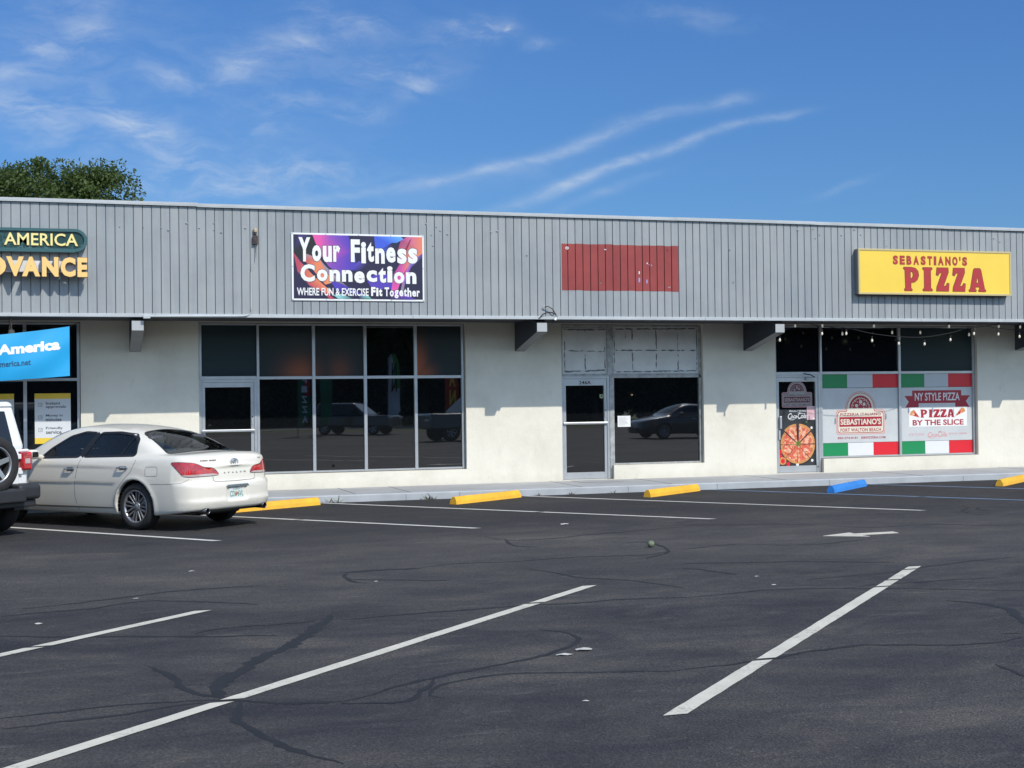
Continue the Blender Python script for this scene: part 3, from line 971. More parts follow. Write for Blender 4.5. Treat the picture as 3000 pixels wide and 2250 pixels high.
def grid_window(xl, xr, sill, top, mull, bar, mats_up, mats_lo, fw=.05, m_='aluminium'):
    """frame with mullions and one transom bar; one pane object per light"""
    b_ = MB(m_)
    zb, zt = bar
    lim = [(xl, xl + fw)] + [(m_, m_ + .06) for m_ in mull] + [(xr - fw, xr)]
    for (a, c) in lim:
        b_.box(a, c, FYR, FYB, sill, top, 0, bev=.004, seg=1)
    for i in range(len(lim) - 1):
        a, c = lim[i][1], lim[i + 1][0]
        for (z0, z1) in ((sill, sill + .035), (zb, zt), (top - .035, top)):
            b_.box(a, c, FYR + .004, FYB - .004, z0, z1, 0, bev=.003, seg=1)
    w = b_.build('window', SHOP)
    for i in range(len(lim) - 1):
        a, c = lim[i][1], lim[i + 1][0]
        pane(w, a, c, sill + .035, zb, mats_lo[i])
        pane(w, a, c, zt, top - .035, mats_up[i])
    return w


def door(xl, xr, top, z0=0.145, head=.05, rail_top=.09, rail_bot=.13, bar_z=1.28, glass='glass_dark', hinge=-1, m_='aluminium', jamb=.05):
    """aluminium storefront door leaf in its frame"""
    f = MB(m_)
    f.box(xl, xl + jamb, FYR, FYB, z0, top + head, 0, bev=.004, seg=1)
    f.box(xr - jamb, xr, FYR, FYB, z0, top + head, 0, bev=.004, seg=1)
    f.box(xl + jamb, xr - jamb, FYR + .003, FYB, top, top + head, 0, bev=.004, seg=1)
    f.box(xl + jamb, xr - jamb, FYR + .02, FYB, z0 - .012, z0 + .008, 0)
    a, c = xl + jamb + .004, xr - jamb - .004
    yf, yb_ = FYR + .012, FYB - .02
    st_ = .058
    f.box(a, a + st_, yf, yb_, z0 + .012, top - .004, 0, bev=.003, seg=1)
    f.box(c - st_, c, yf, yb_, z0 + .012, top - .004, 0, bev=.003, seg=1)
    f.box(a + st_, c - st_, yf + .002, yb_, top - .004 - rail_top, top - .004, 0, bev=.003, seg=1)
    f.box(a + st_, c - st_, yf + .002, yb_, z0 + .012, z0 + .012 + rail_bot, 0, bev=.003, seg=1)
    d = f.build('door', SHOP)
    pane(d, a + st_, c - st_, z0 + .012 + rail_bot, top - .004 - rail_top, glass, GY - .008)
    if bar_z:
        h = MB('aluminium')
        h.box(a - .01, c + .01, yf - .045, yf - .012, bar_z - .022, bar_z + .022, 0, bev=.008, seg=2)
        h.box(a + .01, a + .05, yf - .02, yf, bar_z - .03, bar_z + .03, 0)
        h.box(c - .05, c - .01, yf - .02, yf, bar_z - .03, bar_z + .03, 0)
        h.build('push_bar', d)
    hx = c - .03 if hinge < 0 else a + .03
    h = MB('aluminium', 'black_plastic')
    h.box(hx - .018, hx + .018, yf - .012, yf, bar_z - .02 + .13, bar_z + .40 - .02, 0, bev=.004)
    h.cyl((hx, yf - .02, bar_z + .26), (hx, yf, bar_z + .26), .013, n=12, mi=1)
    h.build('lock_plate', d)
    return d


# cash shop (left): big lights down to a low sill
grid_window(-9.18, -0.08, 0.42, 3.285, [-8.0, -7.0, -6.0, -4.97, -4.0, -2.99, -2.0, -1.055], (2.225, 2.275), ['glass_black'] * 9, ['glass_black'] * 9)
# fitness shop: door with a transom light, then four lights
b_ = MB('aluminium')
b_.box(2.04, 2.09, FYR, FYB, 2.29, 3.285, 0, bev=.004, seg=1)
b_.box(2.09, 3.10, FYR + .004, FYB - .004, 3.25, 3.285, 0)
b_.box(2.04, 3.105, FYR - .01, FYB, 2.226, 2.289, 0, bev=.004, seg=1)
wdo = b_.build('window', SHOP)
pane(wdo, 2.09, 3.10, 2.29, 3.25, 'glass_teal')
dB = door(2.035, 3.105, 2.175, bar_z=1.265)
m, t, b, oc = newmat('glass_painted_glow')  # warm orange glow painted into the dark teal pane colour as soft spots
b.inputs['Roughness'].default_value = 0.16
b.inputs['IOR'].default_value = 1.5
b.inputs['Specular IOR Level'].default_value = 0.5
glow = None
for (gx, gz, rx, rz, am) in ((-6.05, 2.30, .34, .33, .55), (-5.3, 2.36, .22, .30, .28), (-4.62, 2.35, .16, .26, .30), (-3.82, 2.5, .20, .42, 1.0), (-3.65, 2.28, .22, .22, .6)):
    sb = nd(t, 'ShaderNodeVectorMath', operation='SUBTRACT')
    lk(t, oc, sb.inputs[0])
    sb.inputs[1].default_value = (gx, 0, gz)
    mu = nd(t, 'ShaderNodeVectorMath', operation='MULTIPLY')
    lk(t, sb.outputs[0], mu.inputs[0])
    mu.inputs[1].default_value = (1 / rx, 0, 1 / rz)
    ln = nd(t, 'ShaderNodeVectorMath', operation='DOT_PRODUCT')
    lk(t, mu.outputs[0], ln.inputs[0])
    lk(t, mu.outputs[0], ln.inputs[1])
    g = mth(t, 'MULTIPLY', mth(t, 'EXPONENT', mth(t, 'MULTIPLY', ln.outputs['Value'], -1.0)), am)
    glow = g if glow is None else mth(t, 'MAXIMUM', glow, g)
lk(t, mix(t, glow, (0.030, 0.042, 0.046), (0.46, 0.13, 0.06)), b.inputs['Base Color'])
grid_window(3.108, 7.165, 0.435, 3.285, [4.16, 5.16, 6.16], (2.225, 2.28), ['glass_painted_glow', 'glass_painted_glow', 'glass_dark', 'glass_painted_glow'], ['glass_dark'] * 4)
b_ = MB('aluminium')
b_.box(3.10, 3.112, FYR + .01, FYB, .145, .43, 0)
b_.build('frame_post', SHOP)

# vacant unit 246A
b_ = MB('aluminium_worn')
b_.box(9.19, 9.24, FYR, FYB, 2.265, 3.285, 0, bev=.004, seg=1)
b_.box(10.20, 10.34, FYR - .006, FYB, 2.265, 3.285, 0, bev=.004, seg=1)
b_.box(12.25, 12.30, FYR, FYB, 2.265, 3.285, 0, bev=.004, seg=1)
b_.box(9.24, 10.20, FYR + .004, FYB - .004, 3.21, 3.285, 0)
b_.box(10.34, 12.25, FYR + .004, FYB - .004, 3.245, 3.285, 0)
b_.box(9.24, 10.20, FYR + .004, FYB - .004, 2.265, 2.29, 0)
b_.box(10.34, 12.25, FYR + .004, FYB - .004, 2.265, 2.29, 0)
wc = b_.build('window', SHOP)
wc['label'] = 'boarded grey transom over the vacant unit'
for (a, c) in ((9.24, 10.20), (10.34, 12.25)):
    b_ = MB('board_grey')
    b_.box(a, c, GY - .03, GY, 2.29, 3.25, 0)
    b_.build('painted_board', wc)
def tape(x0, z0, x1, z1, w, broken=.25):
    """one ragged stroke of tape residue, pinched to a thread where it has come away"""
    L = math.hypot(x1 - x0, z1 - z0)
    N = max(3, int(L / .05))
    tx, tz = (x1 - x0) / L, (z1 - z0) / L
    prev = None
    for i in range(N + 1):
        h = w * (.04 if random.random() < broken else random.uniform(.28, .6))
        j = random.uniform(-.006, .006)
        p = (x0 + (x1 - x0) * i / N - tz * j, z0 + (z1 - z0) * i / N + tx * j)
        cur = (b_.bm.verts.new((p[0] + tz * h, GY - .0315, p[1] - tx * h)), b_.bm.verts.new((p[0] - tz * h, GY - .0315, p[1] + tx * h)))
        if prev:
            b_.bm.faces.new((prev[0], cur[0], cur[1], prev[1]))
        prev = cur


for (x0, z0, x1, z1, w, bk) in [(9.28, 3.19, 10.18, 3.19, .032, .05), (9.29, 2.95, 9.29, 2.33, .03, .1), (10.16, 2.85, 10.16, 2.4, .026, .3), (9.3, 2.335, 10.16, 2.36, .03, .15), (9.36, 2.76, 10.16, 2.74, .03, .35), (9.73, 2.68, 9.73, 2.38, .03, .2), (9.73, 3.18, 9.74, 3.14, .02, 0),
                                (10.4, 3.205, 12.2, 3.215, .03, .15), (10.37, 3.15, 10.37, 2.34, .022, .35), (12.22, 3.2, 12.22, 2.34, .022, .35), (10.4, 2.325, 12.2, 2.34, .026, .25), (10.4, 2.77, 12.2, 2.76, .03, .3),
                                (10.77, 3.18, 10.77, 2.98, .03, .1), (10.77, 2.72, 10.77, 2.36, .026, .25), (11.3, 3.18, 11.3, 2.8, .034, .05), (11.3, 2.7, 11.3, 2.38, .03, .2), (11.78, 3.15, 11.78, 2.8, .015, .6), (11.79, 2.68, 11.79, 2.36, .03, .15), (10.62, 3.12, 10.62, 3.02, .02, .3)]:
    b_ = MB('tape_dark')
    tape(x0, z0, x1, z1, w, bk)
    b_.build('tape_residue', wc)
dC = door(9.19, 10.24, 2.19, bar_z=1.285, rail_top=.135)
b_ = MB('black_plastic')
b_.text('246A', 9.59, 9.845, 2.075, 2.147, FYR + .012, 0, off=.018)
b_.build('unit_number', dC)
b_ = MB('lime_sticker', 'black_plastic')
mat('lime_sticker', (0.32, 0.40, 0.20), 0.6)
b_.poly([(10.045, 1.80), (10.085, 1.78), (10.125, 1.80), (10.125, 1.87), (10.045, 1.87)], GY - .0095, 0, .0005)
b_.disc(10.085, 1.835, .018, GY - .0105, 1, 0, 10)
b_.build('alarm_sticker', dC)
b_ = MB('aluminium_worn')
b_.box(10.243, 10.345, FYR - .004, FYB, .15, 2.262, 0, bev=.004, seg=1)
b_.box(12.25, 12.30, FYR, FYB, .425, 2.20, 0, bev=.004, seg=1)
b_.box(10.345, 12.25, FYR, FYB, 2.20, 2.262, 0, bev=.004, seg=1)
b_.box(10.345, 12.25, FYR + .004, FYB, .425, .455, 0)
b_.box(9.19, 10.242, FYR - .002, FYB, 2.241, 2.264, 0)
ww = b_.build('window', SHOP)
pane(ww, 10.345, 12.25, .455, 2.20, 'glass_dark')

# pizza shop
b_ = MB('aluminium')
b_.box(14.0, 14.05, FYR, FYB, 2.30, 3.285, 0, bev=.004, seg=1)
b_.box(14.05, 15.05, FYR + .004, FYB - .004, 3.25, 3.285, 0)
b_.box(14.0, 15.098, FYR - .008, FYB, 2.237, 2.299, 0, bev=.004, seg=1)
wdo = b_.build('window', SHOP)
pane(wdo, 14.05, 15.05, 2.30, 3.25, 'glass_black')
dD = door(14.0, 15.10, 2.185, bar_z=0, rail_bot=.135)
b_ = MB('black_plastic', 'aluminium')
b_.box(14.74, 14.98, FYR - .035, FYR + .01, 2.13, 2.18, 1, bev=.006)
b_.tube([(14.94, FYR - .04, 2.185), (14.74, FYR - .22, 2.235), (14.70, FYR - .005, 2.262)], .011, 8, 0)
b_.build('door_closer', dD)
b_ = MB('aluminium')
b_.box(14.10, 14.145, FYR - .05, FYR - .01, 1.09, 1.36, 0, bev=.01)
b_.box(14.085, 14.125, FYR - .012, FYR + .012, 0.86, 1.06, 0)
b_.build('door_handle', dD)
grid_window(15.10, 18.99, 0.44, 3.285, [17.04], (2.243, 2.30), ['glass_black', 'glass_teal'], ['glass_dark'] * 2)
# next unit at the far end
grid_window(20.29, 26.49, 0.42, 3.285, [21.4, 22.6, 23.8, 25.0], (2.235, 2.285), ['glass_black'] * 5, ['glass_dark'] * 5)

# ------------------------------------------------------------------ signs on the fascia
mat('sign_white', (0.80, 0.80, 0.80), 0.4)
mat('ink_black', (0.012, 0.012, 0.016), 0.6)
mat('sign_red', (0.42, 0.028, 0.032), 0.45, var=0.08)
mat('sign_darkred', (0.16, 0.03, 0.012), 0.5)
mat('sign_yellow', (0.86, 0.60, 0.075), 0.35, var=0.05, vscale=1.2)
mat('sign_edge', (0.52, 0.43, 0.22), 0.5)
mat('sign_side', (0.20, 0.19, 0.18), 0.5)
m, t, b, oc = newmat('banner_print')
at = nd(t, 'ShaderNodeVertexColor', layer_name='Col')
lk(t, at.outputs[0], b.inputs['Base Color'])
b.inputs['Roughness'].default_value = 0.45


def offset_poly(pts, d):
    """grow (d>0) a closed outline by d"""
    P = [Vector(p) for p in pts]
    A = sum(P[i - 1].x * P[i].y - P[i].x * P[i - 1].y for i in range(len(P)))
    s = 1 if A > 0 else -1
    out = []
    for i in range(len(P)):
        e1 = (P[i] - P[i - 1]).normalized()
        e2 = (P[(i + 1) % len(P)] - P[i]).normalized()
        n1, n2 = Vector((e1.y, -e1.x)) * s, Vector((e2.y, -e2.x)) * s
        n_ = n1 + n2
        if n_.length < 1e-4:
            out.append(tuple(P[i] + n1 * d))
            continue
        n_.normalize()
        k = min(2.0, 1 / max(0.3, n_.dot(n1)))
        out.append(tuple(P[i] + n_ * d * k))
    return out


# fitness banner
fb = empty('shop_banner', (4.78, FY, 3.61))
tag(fb, 'white bordered purple and pink printed banner reading Your Fitness Connection', 'banner')
bx0, bx1, bz0, bz1 = 3.56, 6.0, 3.612, 4.830
b_ = MB('sign_white', 'aluminium')
b_.box(bx0, bx1, FY - .022, FY - .004, bz0, bz1, 0, bev=.003, seg=1)
for i in range(5):
    for z in (bz0 + .018, bz1 - .018):
        b_.disc(bx0 + .02 + (bx1 - bx0 - .04) * i / 4, z, .011, FY - .0235, 1, .001, 10)
for x in (bx0 + .018, bx1 - .018):
    b_.disc(x, (bz0 + bz1) / 2, .011, FY - .0235, 1, .001, 10)
b_.build('backing', fb)
b_ = MB('banner_print')
cl_ = b_.bm.loops.layers.float_color.new('Col')
ix0, ix1, iz0, iz1 = bx0 + .035, bx1 - .03, bz0 + .035, bz1 - .03
lev = [0]


def cpoly(pts):
    """printed patch: (u, v, colour) with v down from the top, colours run between the corners"""
    lev[0] += 1
    y = FY - .0232 - .00025 * lev[0]
    P = [(ix0 + (ix1 - ix0) * p[0], iz1 - (iz1 - iz0) * p[1]) for p in pts]
    fs = b_.poly(P, y)
    for f in fs:
        for l in f.loops:
            k = min(range(len(P)), key=lambda i: (P[i][0] - l.vert.co.x) ** 2 + (P[i][1] - l.vert.co.z) ** 2)
            l[cl_] = (*pts[k][2], 1)


NV, BK, VI, PU, PK, OR, RD_, BL, LB, GY_, TL = (.016, .014, .05), (.012, .014, .017), (.075, .045, .42), (.22, .07, .42), (.72, .09, .35), (.75, .22, .10), (.45, .06, .10), (.045, .10, .60), (.12, .38, .85), (.30, .24, .30), (.25, .55, .55)
cpoly([(0, 0, NV), (1, 0, NV), (1, 1, NV), (0, 1, NV)])
cpoly([(.04, 0, (.05, .03, .2)), (.16, 0, BK), (.22, .35, BK), (.12, .5, BK), (0, .28, BK)])
cpoly([(.145, 0, PK), (.2, .0, PK), (.29, .0, PU), (.42, 0, VI), (.46, .25, VI), (.48, .42, VI), (.44, .55, VI), (.36, .62, PU), (.27, .5, PU), (.2, .3, PK)])
cpoly([(.0, .28, RD_), (.05, .42, RD_), (.16, .66, OR), (.27, .86, OR), (.3, .9, (.8, .45, .2)), (.25, .92, OR), (.12, .8, RD_), (.03, .58, RD_)])
cpoly([(.1, .3, GY_), (.2, .38, OR), (.24, .52, OR), (.30, .74, (.8, .4, .22)), (.24, .78, OR), (.15, .56, OR), (.08, .4, RD_)])
cpoly([(.2, .38, GY_), (.23, .46, GY_), (.36, .72, GY_), (.45, .88, BK), (.36, .82, BK), (.25, .60, GY_)])
cpoly([(.28, .72, VI), (.36, .76, VI), (.52, .92, VI), (.40, .92, NV), (.32, .86, VI)])
cpoly([(.30, .94, TL), (.36, .92, TL), (.46, 1, NV), (.34, 1, TL)])
cpoly([(.5, .9, VI), (.57, .95, TL), (.6, 1, (.1, .3, .2)), (.5, 1, BK)])
cpoly([(.42, .55, VI), (.50, .40, (.1, .07, .45)), (.58, .42, NV), (.52, .55, NV)])
cpoly([(.56, .70, VI), (.64, .58, VI), (.76, .62, VI), (.78, .84, VI), (.6, .84, (.1, .05, .4))])
cpoly([(.62, .0, BL), (.83, 0, LB), (.85, .04, LB), (.76, .14, BL), (.63, .24, BL)])
cpoly([(.66, .22, BL), (.76, .1, NV), (.81, .1, NV), (.78, .3, NV), (.68, .4, NV)])
cpoly([(.83, .06, (.3, .05, .2)), (.88, 0, (.55, .12, .3)), (1, 0, OR), (1, .26, OR), (.9, .42, OR), (.84, .62, PK), (.8, .86, PK), (.75, .86, PK), (.77, .6, (.4, .06, .3)), (.83, .4, (.45, .07, .28)), (.80, .25, RD_)])
cpoly([(.9, .05, (.25, .02, .08)), (.915, .03, (.25, .02, .08)), (.86, .3, (.25, .02, .08)), (.84, .28, (.25, .02, .08))])
cpoly([(1, .26, VI), (1, .33, NV), (.91, .48, (.12, .07, .45)), (.87, .66, (.12, .07, .45)), (.845, .86, GY_), (.825, .86, GY_), (.85, .62, PK), (.895, .42, GY_)])
cpoly([(.2, .86, RD_), (.22, .86, RD_), (.31, 1, RD_), (.27, 1, RD_)])
cpoly([(.76, .86, PU), (.86, .9, PU), (.94, 1, VI), (.74, 1, NV)])
b_.build('printed_panel', fb)
b_ = MB('sign_white', 'ink_black')
YL = FY - .0285


def fx(u):
    return bx0 + (bx1 - bx0) * u


def fz(v):
    return bz1 - (bz1 - bz0) * v


def brush(s, u0, u1, v0, v1, off, jig=.012):
    """hand drawn look: each letter fitted on its own with a little bounce"""
    n_ = len(s)
    widths = [{'i': .45, 't': .62, 'r': .66, 'f': .6, 'l': .4, 'F': .82, 'Y': 1.1, 'C': 1.15, 'T': .95}.get(c, .86 if c.islower() else 1.0) for c in s]
    tot = sum(widths)
    u = u0
    for c, w in zip(s, widths):
        wu = (u1 - u0) * w / tot
        H = v1 - v0
        top = v0 if (c.isupper() or c in 'tfh') else (v0 + H * .06 if c == 'i' else v0 + H * .32)
        bot = v1
        if c == 'g':
            bot = v1 + H * .24
        if c == 't':
            top = v0 + H * .12
        dj = random.uniform(-jig, jig)
        pad = wu * .07
        b_.text(c, fx(u + pad) - .008, fx(u + wu - pad) + .008, fz(bot + dj) - .008, fz(top + dj) + .008, YL + .0015, 1, off=off)
        b_.text(c, fx(u + pad), fx(u + wu - pad), fz(bot + dj), fz(top + dj), YL - .0004 * random.random(), 0, off=off)
        u += wu


brush('Your', .045, .365, .06, .42, .05)
brush('Fitness', .435, .955, .085, .425, .044)
brush('Connection', .055, .945, .465, .725, .046)
b_.text('WHERE FUN & EXERCISE', fx(.037), fx(.572), fz(.925), fz(.81), YL, 0, off=.022)
brush('Fit', .588, .678, .79, .925, .055, .004)
brush('Together', .69, .966, .79, .925, .04, .004)
b_.build('lettering', fb)

# pizza light box
pz = empty('shop_sign', (16.88, FY, 3.85))
tag(pz, 'yellow light box sign with red PIZZA lettering', 'sign')
px0, px1, pz0, pz1, py = 15.04, 18.70, 3.845, 4.768, FY - .150
b_ = MB('sign_side', 'sign_edge')
b_.box(px0, px1, py + .004, FY - .004, pz0, pz1, 0, bev=.004, seg=1)
fwd = .035
for (a, c, e, g) in ((px0 - .006, px1 + .006, pz1 - fwd, pz1 + .006), (px0 - .006, px1 + .006, pz0 - .006, pz0 + fwd), (px0 - .006, px0 + fwd, pz0 + fwd, pz1 - fwd), (px1 - fwd, px1 + .006, pz0 + fwd, pz1 - fwd)):
    b_.box(a, c, py - .014, py + .03, e, g, 1, bev=.004, seg=1)
b_.build('cabinet', pz)
b_ = MB('sign_yellow')
b_.box(px0 + fwd, px1 - fwd, py - .004, py + .003, pz0 + fwd, pz1 - fwd, 0)
b_.build('face_panel', pz)

SLAB = {
    'P': ([(.04, 0), (.52, 0), (.55, .05), (.46, .10), (.46, .35), (.70, .37), (.90, .48), (1, .66), (.95, .84), (.78, .96), (.5, 1), (.0, 1), (-.03, .94), (.07, .89), (.1, .11), (.02, .06)], [[(.43, .52), (.54, .53), (.62, .62), (.62, .74), (.55, .82), (.43, .83)]]),
    'I': ([(0, 0), (1, 0), (1.05, .05), (.86, .12), (.86, .88), (1.05, .95), (1, 1), (0, 1), (-.05, .95), (.13, .88), (.13, .12), (-.05, .05)], []),
    'Z': ([(.03, 1), (-.04, .70), (.10, .67), (.24, .78), (.46, .80), (.0, .17), (-.03, 0), (1, 0), (1.05, .32), (.90, .34), (.78, .22), (.55, .20), (1.0, .82), (.98, 1)], []),
    'A': ([(0, 0), (-.03, .05), (.06, .10), (.27, .94), (.34, 1), (.66, 1), (.73, .94), (.95, .10), (1.03, .05), (1, 0), (.60, 0), (.57, .05), (.65, .10), (.62, .20), (.38, .20), (.36, .10), (.43, .05), (.40, 0)], [[(.42, .37), (.59, .37), (.53, .62), (.48, .62)]])}


def slab_word(b_, x0, x1, z0, z1, y, mi, grow=0.0, fr=((0, .176), (.233, .337), (.399, .54), (.601, .742), (.801, 1))):
    for c, (a, e) in zip('PIZZA', fr):
        o_, hs = SLAB[c]
        X = lambda p: (x0 + (x1 - x0) * (a + (e - a) * p[0]), z0 + (z1 - z0) * p[1])
        b_.poly(offset_poly([X(p) for p in o_], grow), y, mi, 0, holes=[offset_poly([X(p) for p in h], -grow) for h in hs])


b_ = MB('sign_red', 'sign_darkred')
PF = ((.0, .178), (.232, .338), (.398, .541), (.60, .743), (.80, 1.0))
slab_word(b_, 16.10, 18.06, 3.925, 4.405, py - .0055, 1, .011, PF)
slab_word(b_, 16.10, 18.06, 3.925, 4.405, py - .0075, 0, 0.0, PF)
sx0 = 15.83
for c, w in zip("SEBASTIANO'S", (1, 1, 1, 1.1, 1, .95, .62, 1.1, 1.05, 1.05, .45, 1)):
    wd = w / 11.32 * 1.82
    zz0, zz1 = (4.565, 4.64) if c == "'" else (4.462, 4.638)
    b_.text(c, sx0 + .012, sx0 + wd - .026, zz0 - .006, zz1 + .006, py - .0055, 1, off=.06)
    b_.text(c, sx0 + .018, sx0 + wd - .032, zz0, zz1, py - .0075, 0, off=.055)
    sx0 += wd
b_.build('lettering', pz)

# green rounded panel with gold letters
mat('teal_rim', (0.035, 0.105, 0.115), 0.45)
m, t, b, oc = newmat('green_mottle')
vo = nd(t, 'ShaderNodeTexVoronoi', feature='DISTANCE_TO_EDGE')
vo.inputs['Scale'].default_value = 16
lk(t, oc, vo.inputs['Vector'])
k = mth(t, 'MULTIPLY', ramp(t, vo.outputs['Distance'], [(0.02, (1, 1, 1)), (0.09, (0, 0, 0))]), ramp(t, noise(t, oc, 3.0, 3), [(0.45, (0, 0, 0)), (0.62, (1, 1, 1))]))
lk(t, mix(t, k, (0.006, 0.045, 0.045), (0.10, 0.20, 0.20)), b.inputs['Base Color'])
b.inputs['Roughness'].default_value = 0.4
mat('gold_letter', (0.83, 0.72, 0.30), 0.35)
mat('gold_edge', (0.32, 0.22, 0.05), 0.5)
gp = empty('shop_sign', (-2.0, FY, 4.39))
tag(gp, 'green rounded sign panel with pale gold letters AMERICA', 'sign')


def stadium(x0, x1, z0, z1, n=14):
    r = (z1 - z0) / 2
    zc = (z0 + z1) / 2
    return [(x1 - r + r * math.cos(a), zc + r * math.sin(a)) for a in [-math.pi / 2 + math.pi * i / n for i in range(n + 1)]] + \
           [(x0 + r - r * math.cos(a), zc - r * math.sin(a)) for a in [-math.pi / 2 + math.pi * i / n for i in range(n + 1)]]


gx0, gx1, gz0, gz1 = -4.4, .065, 4.395, 4.785
b_ = MB('teal_rim')
b_.poly(stadium(gx0, gx1, gz0, gz1), FY - .06, 0, .09, holes=[stadium(gx0 + .05, gx1 - .05, gz0 + .05, gz1 - .05)])
b_.box(gx0 + .3, -.13, FY - .158, FY - .06, gz0 - .012, gz0 + .034, 0)
b_.poly(stadium(gx0 + .02, gx1 - .02, gz0 + .02, gz1 - .02), FY - .002, 0, .06)
b_.build('rim', gp)
b_ = MB('green_mottle')
b_.poly(stadium(gx0 + .05, gx1 - .05, gz0 + .05, gz1 - .05), FY - .1, 0, .02)
b_.build('face_panel', gp)
b_ = MB('gold_letter', 'gold_edge')
b_.text('AMERICA', -1.278, -.082, 4.487, 4.705, FY - .122, 1, depth=.02, off=.012, gap=1.0)
b_.text('AMERICA', -1.27, -.09, 4.493, 4.699, FY - .1425, 0, off=.012, gap=1.0)
b_.build('lettering', gp)

mat('letter_face', (0.86, 0.56, 0.20), 0.45)
mat('letter_side', (0.20, 0.10, 0.04), 0.5)
ap = empty('channel_letters', (-1.0, FY, 3.95))
tag(ap, 'orange yellow raised channel letters ADVANCE on a white raceway', 'sign')
lx = -2.03
mat('raceway_white', (0.72, 0.74, 0.77), 0.5)
for c, w in zip('ADVANCE', (.385, .35, .36, .375, .325, .30, .20)):
    pass
for c, (a, e) in zip('ADVANCE', ((-1.93, -1.60), (-1.56, -1.235), (-1.235, -.955), (-.985, -.70), (-.668, -.405), (-.37, -.13), (-.098, .062))):
    b_ = MB('letter_side', 'letter_face')
    b_.text(c, a - .006, e + .006, 3.951, 4.292, FY - .15, 0, depth=.118, off=.055)
    b_.text(c, a, e, 3.957, 4.286, FY - .2695, 1, off=.055)
    b_.build('channel_letter', ap)
b_ = MB('raceway_white', 'aluminium')
b_.box(-1.95, .05, FY - .14, FY - .03, 4.042, 4.232, 0, bev=.004, seg=1)
for x in (-1.6, -.40):
    b_.box(x - .022, x + .022, FY - .03, FY - .002, 3.93, 4.30, 1)
b_.build('raceway', ap)

# conduit with photocell, loose wires
b_ = MB('trim_light')
b_.tube([(2.93, FY - .018, 4.60), (2.925, FY - .018, 4.29), (2.90, FY - .018, 4.23), (2.85, FY - .018, 4.15), (2.84, FY - .018, 4.10), (2.838, FY - .018, 3.46), (2.82, FY - .03, 3.37), (2.76, FY - .04, 3.335), (2.68, FY - .042, 3.322), (1.05, FY - .042, 3.310)], .0125, 8, 0)
cd = b_.build('conduit_pipe')
tag(cd, 'thin grey bent conduit pipe running down the siding from the photocell', 'conduit')
pcell = empty('photocell_box', (2.925, FY, 4.60))
tag(pcell, 'small brown photocell box with a pale cap on the siding', 'electrical box')
mat('box_brown', (0.06, 0.042, 0.038), 0.7, var=0.3, vscale=20)
mat('cap_tan', (0.42, 0.33, 0.23), 0.5)
b_ = MB('box_brown')
b_.box(2.875, 2.965, FY - .06, FY - .002, 4.60, 4.76, 0, bev=.008)
b_.box(2.895, 2.945, FY - .068, FY - .058, 4.64, 4.70, 0, bev=.003)
b_.build('box_body', pcell)
b_ = MB('box_brown', 'cap_tan')
b_.cyl((2.92, FY - .032, 4.762), (2.92, FY - .032, 4.82), .022, .026, 12, 0)
b_.lathe([(.034, 4.82), (.036, 4.86), (.028, 4.885), (.001, 4.895)], 14, 1, 'z', (2.92, FY - .032, 0))
b_.build('sensor_cap', pcell)
b_ = MB('trim_light')
b_.box(.98, 1.1, FY - .07, FY - .028, 3.27, 3.33, 0, bev=.006)
tag(b_.build('junction_box'), 'small pale junction box at the end of the conduit', 'electrical box')
b_ = MB('ink_black', 'white_paint')
b_.tube([(8.22, FY - .03, 3.312), (8.29, FY - .06, 3.39), (8.38, FY - .08, 3.43), (8.47, FY - .07, 3.425), (8.55, FY - .05, 3.39), (8.57, FY - .035, 3.35)], .011, 8, 0)
b_.tube([(8.32, FY - .05, 3.535), (8.40, FY - .07, 3.54), (8.48, FY - .07, 3.49), (8.56, FY - .05, 3.38)], .009, 8, 0)
b_.tube([(8.31, FY - .045, 3.545), (8.36, FY - .05, 3.525)], .012, 6, 1)
b_.tube([(8.57, FY - .06, 3.36), (8.53, FY - .06, 3.285)], .022, 8, 1)
b_.tube([(8.50, FY - .03, 3.30), (8.49, FY + .01, 3.22)], .02, 8, 0)
tag(b_.build('loose_wires'), 'loose black electric wires sticking up from the canopy edge', 'wire')

# ------------------------------------------------------------------ hanging blue cloth banner
mat('banner_cyan', (0.012, 0.33, 0.66), 0.5, var=0.06, vscale=1.5)
mat('banner_navy', (0.012, 0.075, 0.16), 0.5)
cb_ = empty('cloth_banner', (-2.6, FY + .08, 2.2))
tag(cb_, 'bright blue cloth banner hung from the canopy over the cash shop window', 'banner')


def cloth(u, v):
    """u 0 left..1 right, v 0 bottom..1 top"""
    x = -4.9 + u * 4.66
    top = 2.90 + .02 * math.sin(u * 3) + .235 * max(0, (u - .55) / .45) ** 1.5
    bot = 2.165 + .01 * math.sin(u * 5) + .13 * max(0, (u - .55) / .45) ** 1.3
    z = bot + (top - bot) * v
    y = FY + .08 - .03 * math.sin(u * 9 + v * 2.2) * (1 - .3 * v) - .022 * math.sin((u - 1) * 26 + (1 - v) * 7) * (u ** 3) - .03 * math.sin(v * 3.1)
    return (x, y, z)


b_ = MB('banner_cyan')
NU, NV_ = 90, 18
grid = [[b_.bm.verts.new(cloth(i / NU, j / NV_)) for j in range(NV_ + 1)] for i in range(NU + 1)]
for i in range(NU):
    for j in range(NV_):
        f = b_.bm.faces.new((grid[i][j], grid[i + 1][j], grid[i + 1][j + 1], grid[i][j + 1]))
        f.smooth = True
b_.build('cloth_sheet', cb_)


def on_cloth(b_, s, u0, u1, v0, v1, mi, off):
    k = len(b_.bm.verts)
    b_.text(s, u0, u1, v0, v1, 0, mi, off=off, res=2)
    b_.bm.verts.ensure_lookup_table()
    for v in b_.bm.verts[k:]:
        p = cloth(v.co.x, v.co.z)
        v.co = (p[0], p[1] - .004, p[2])


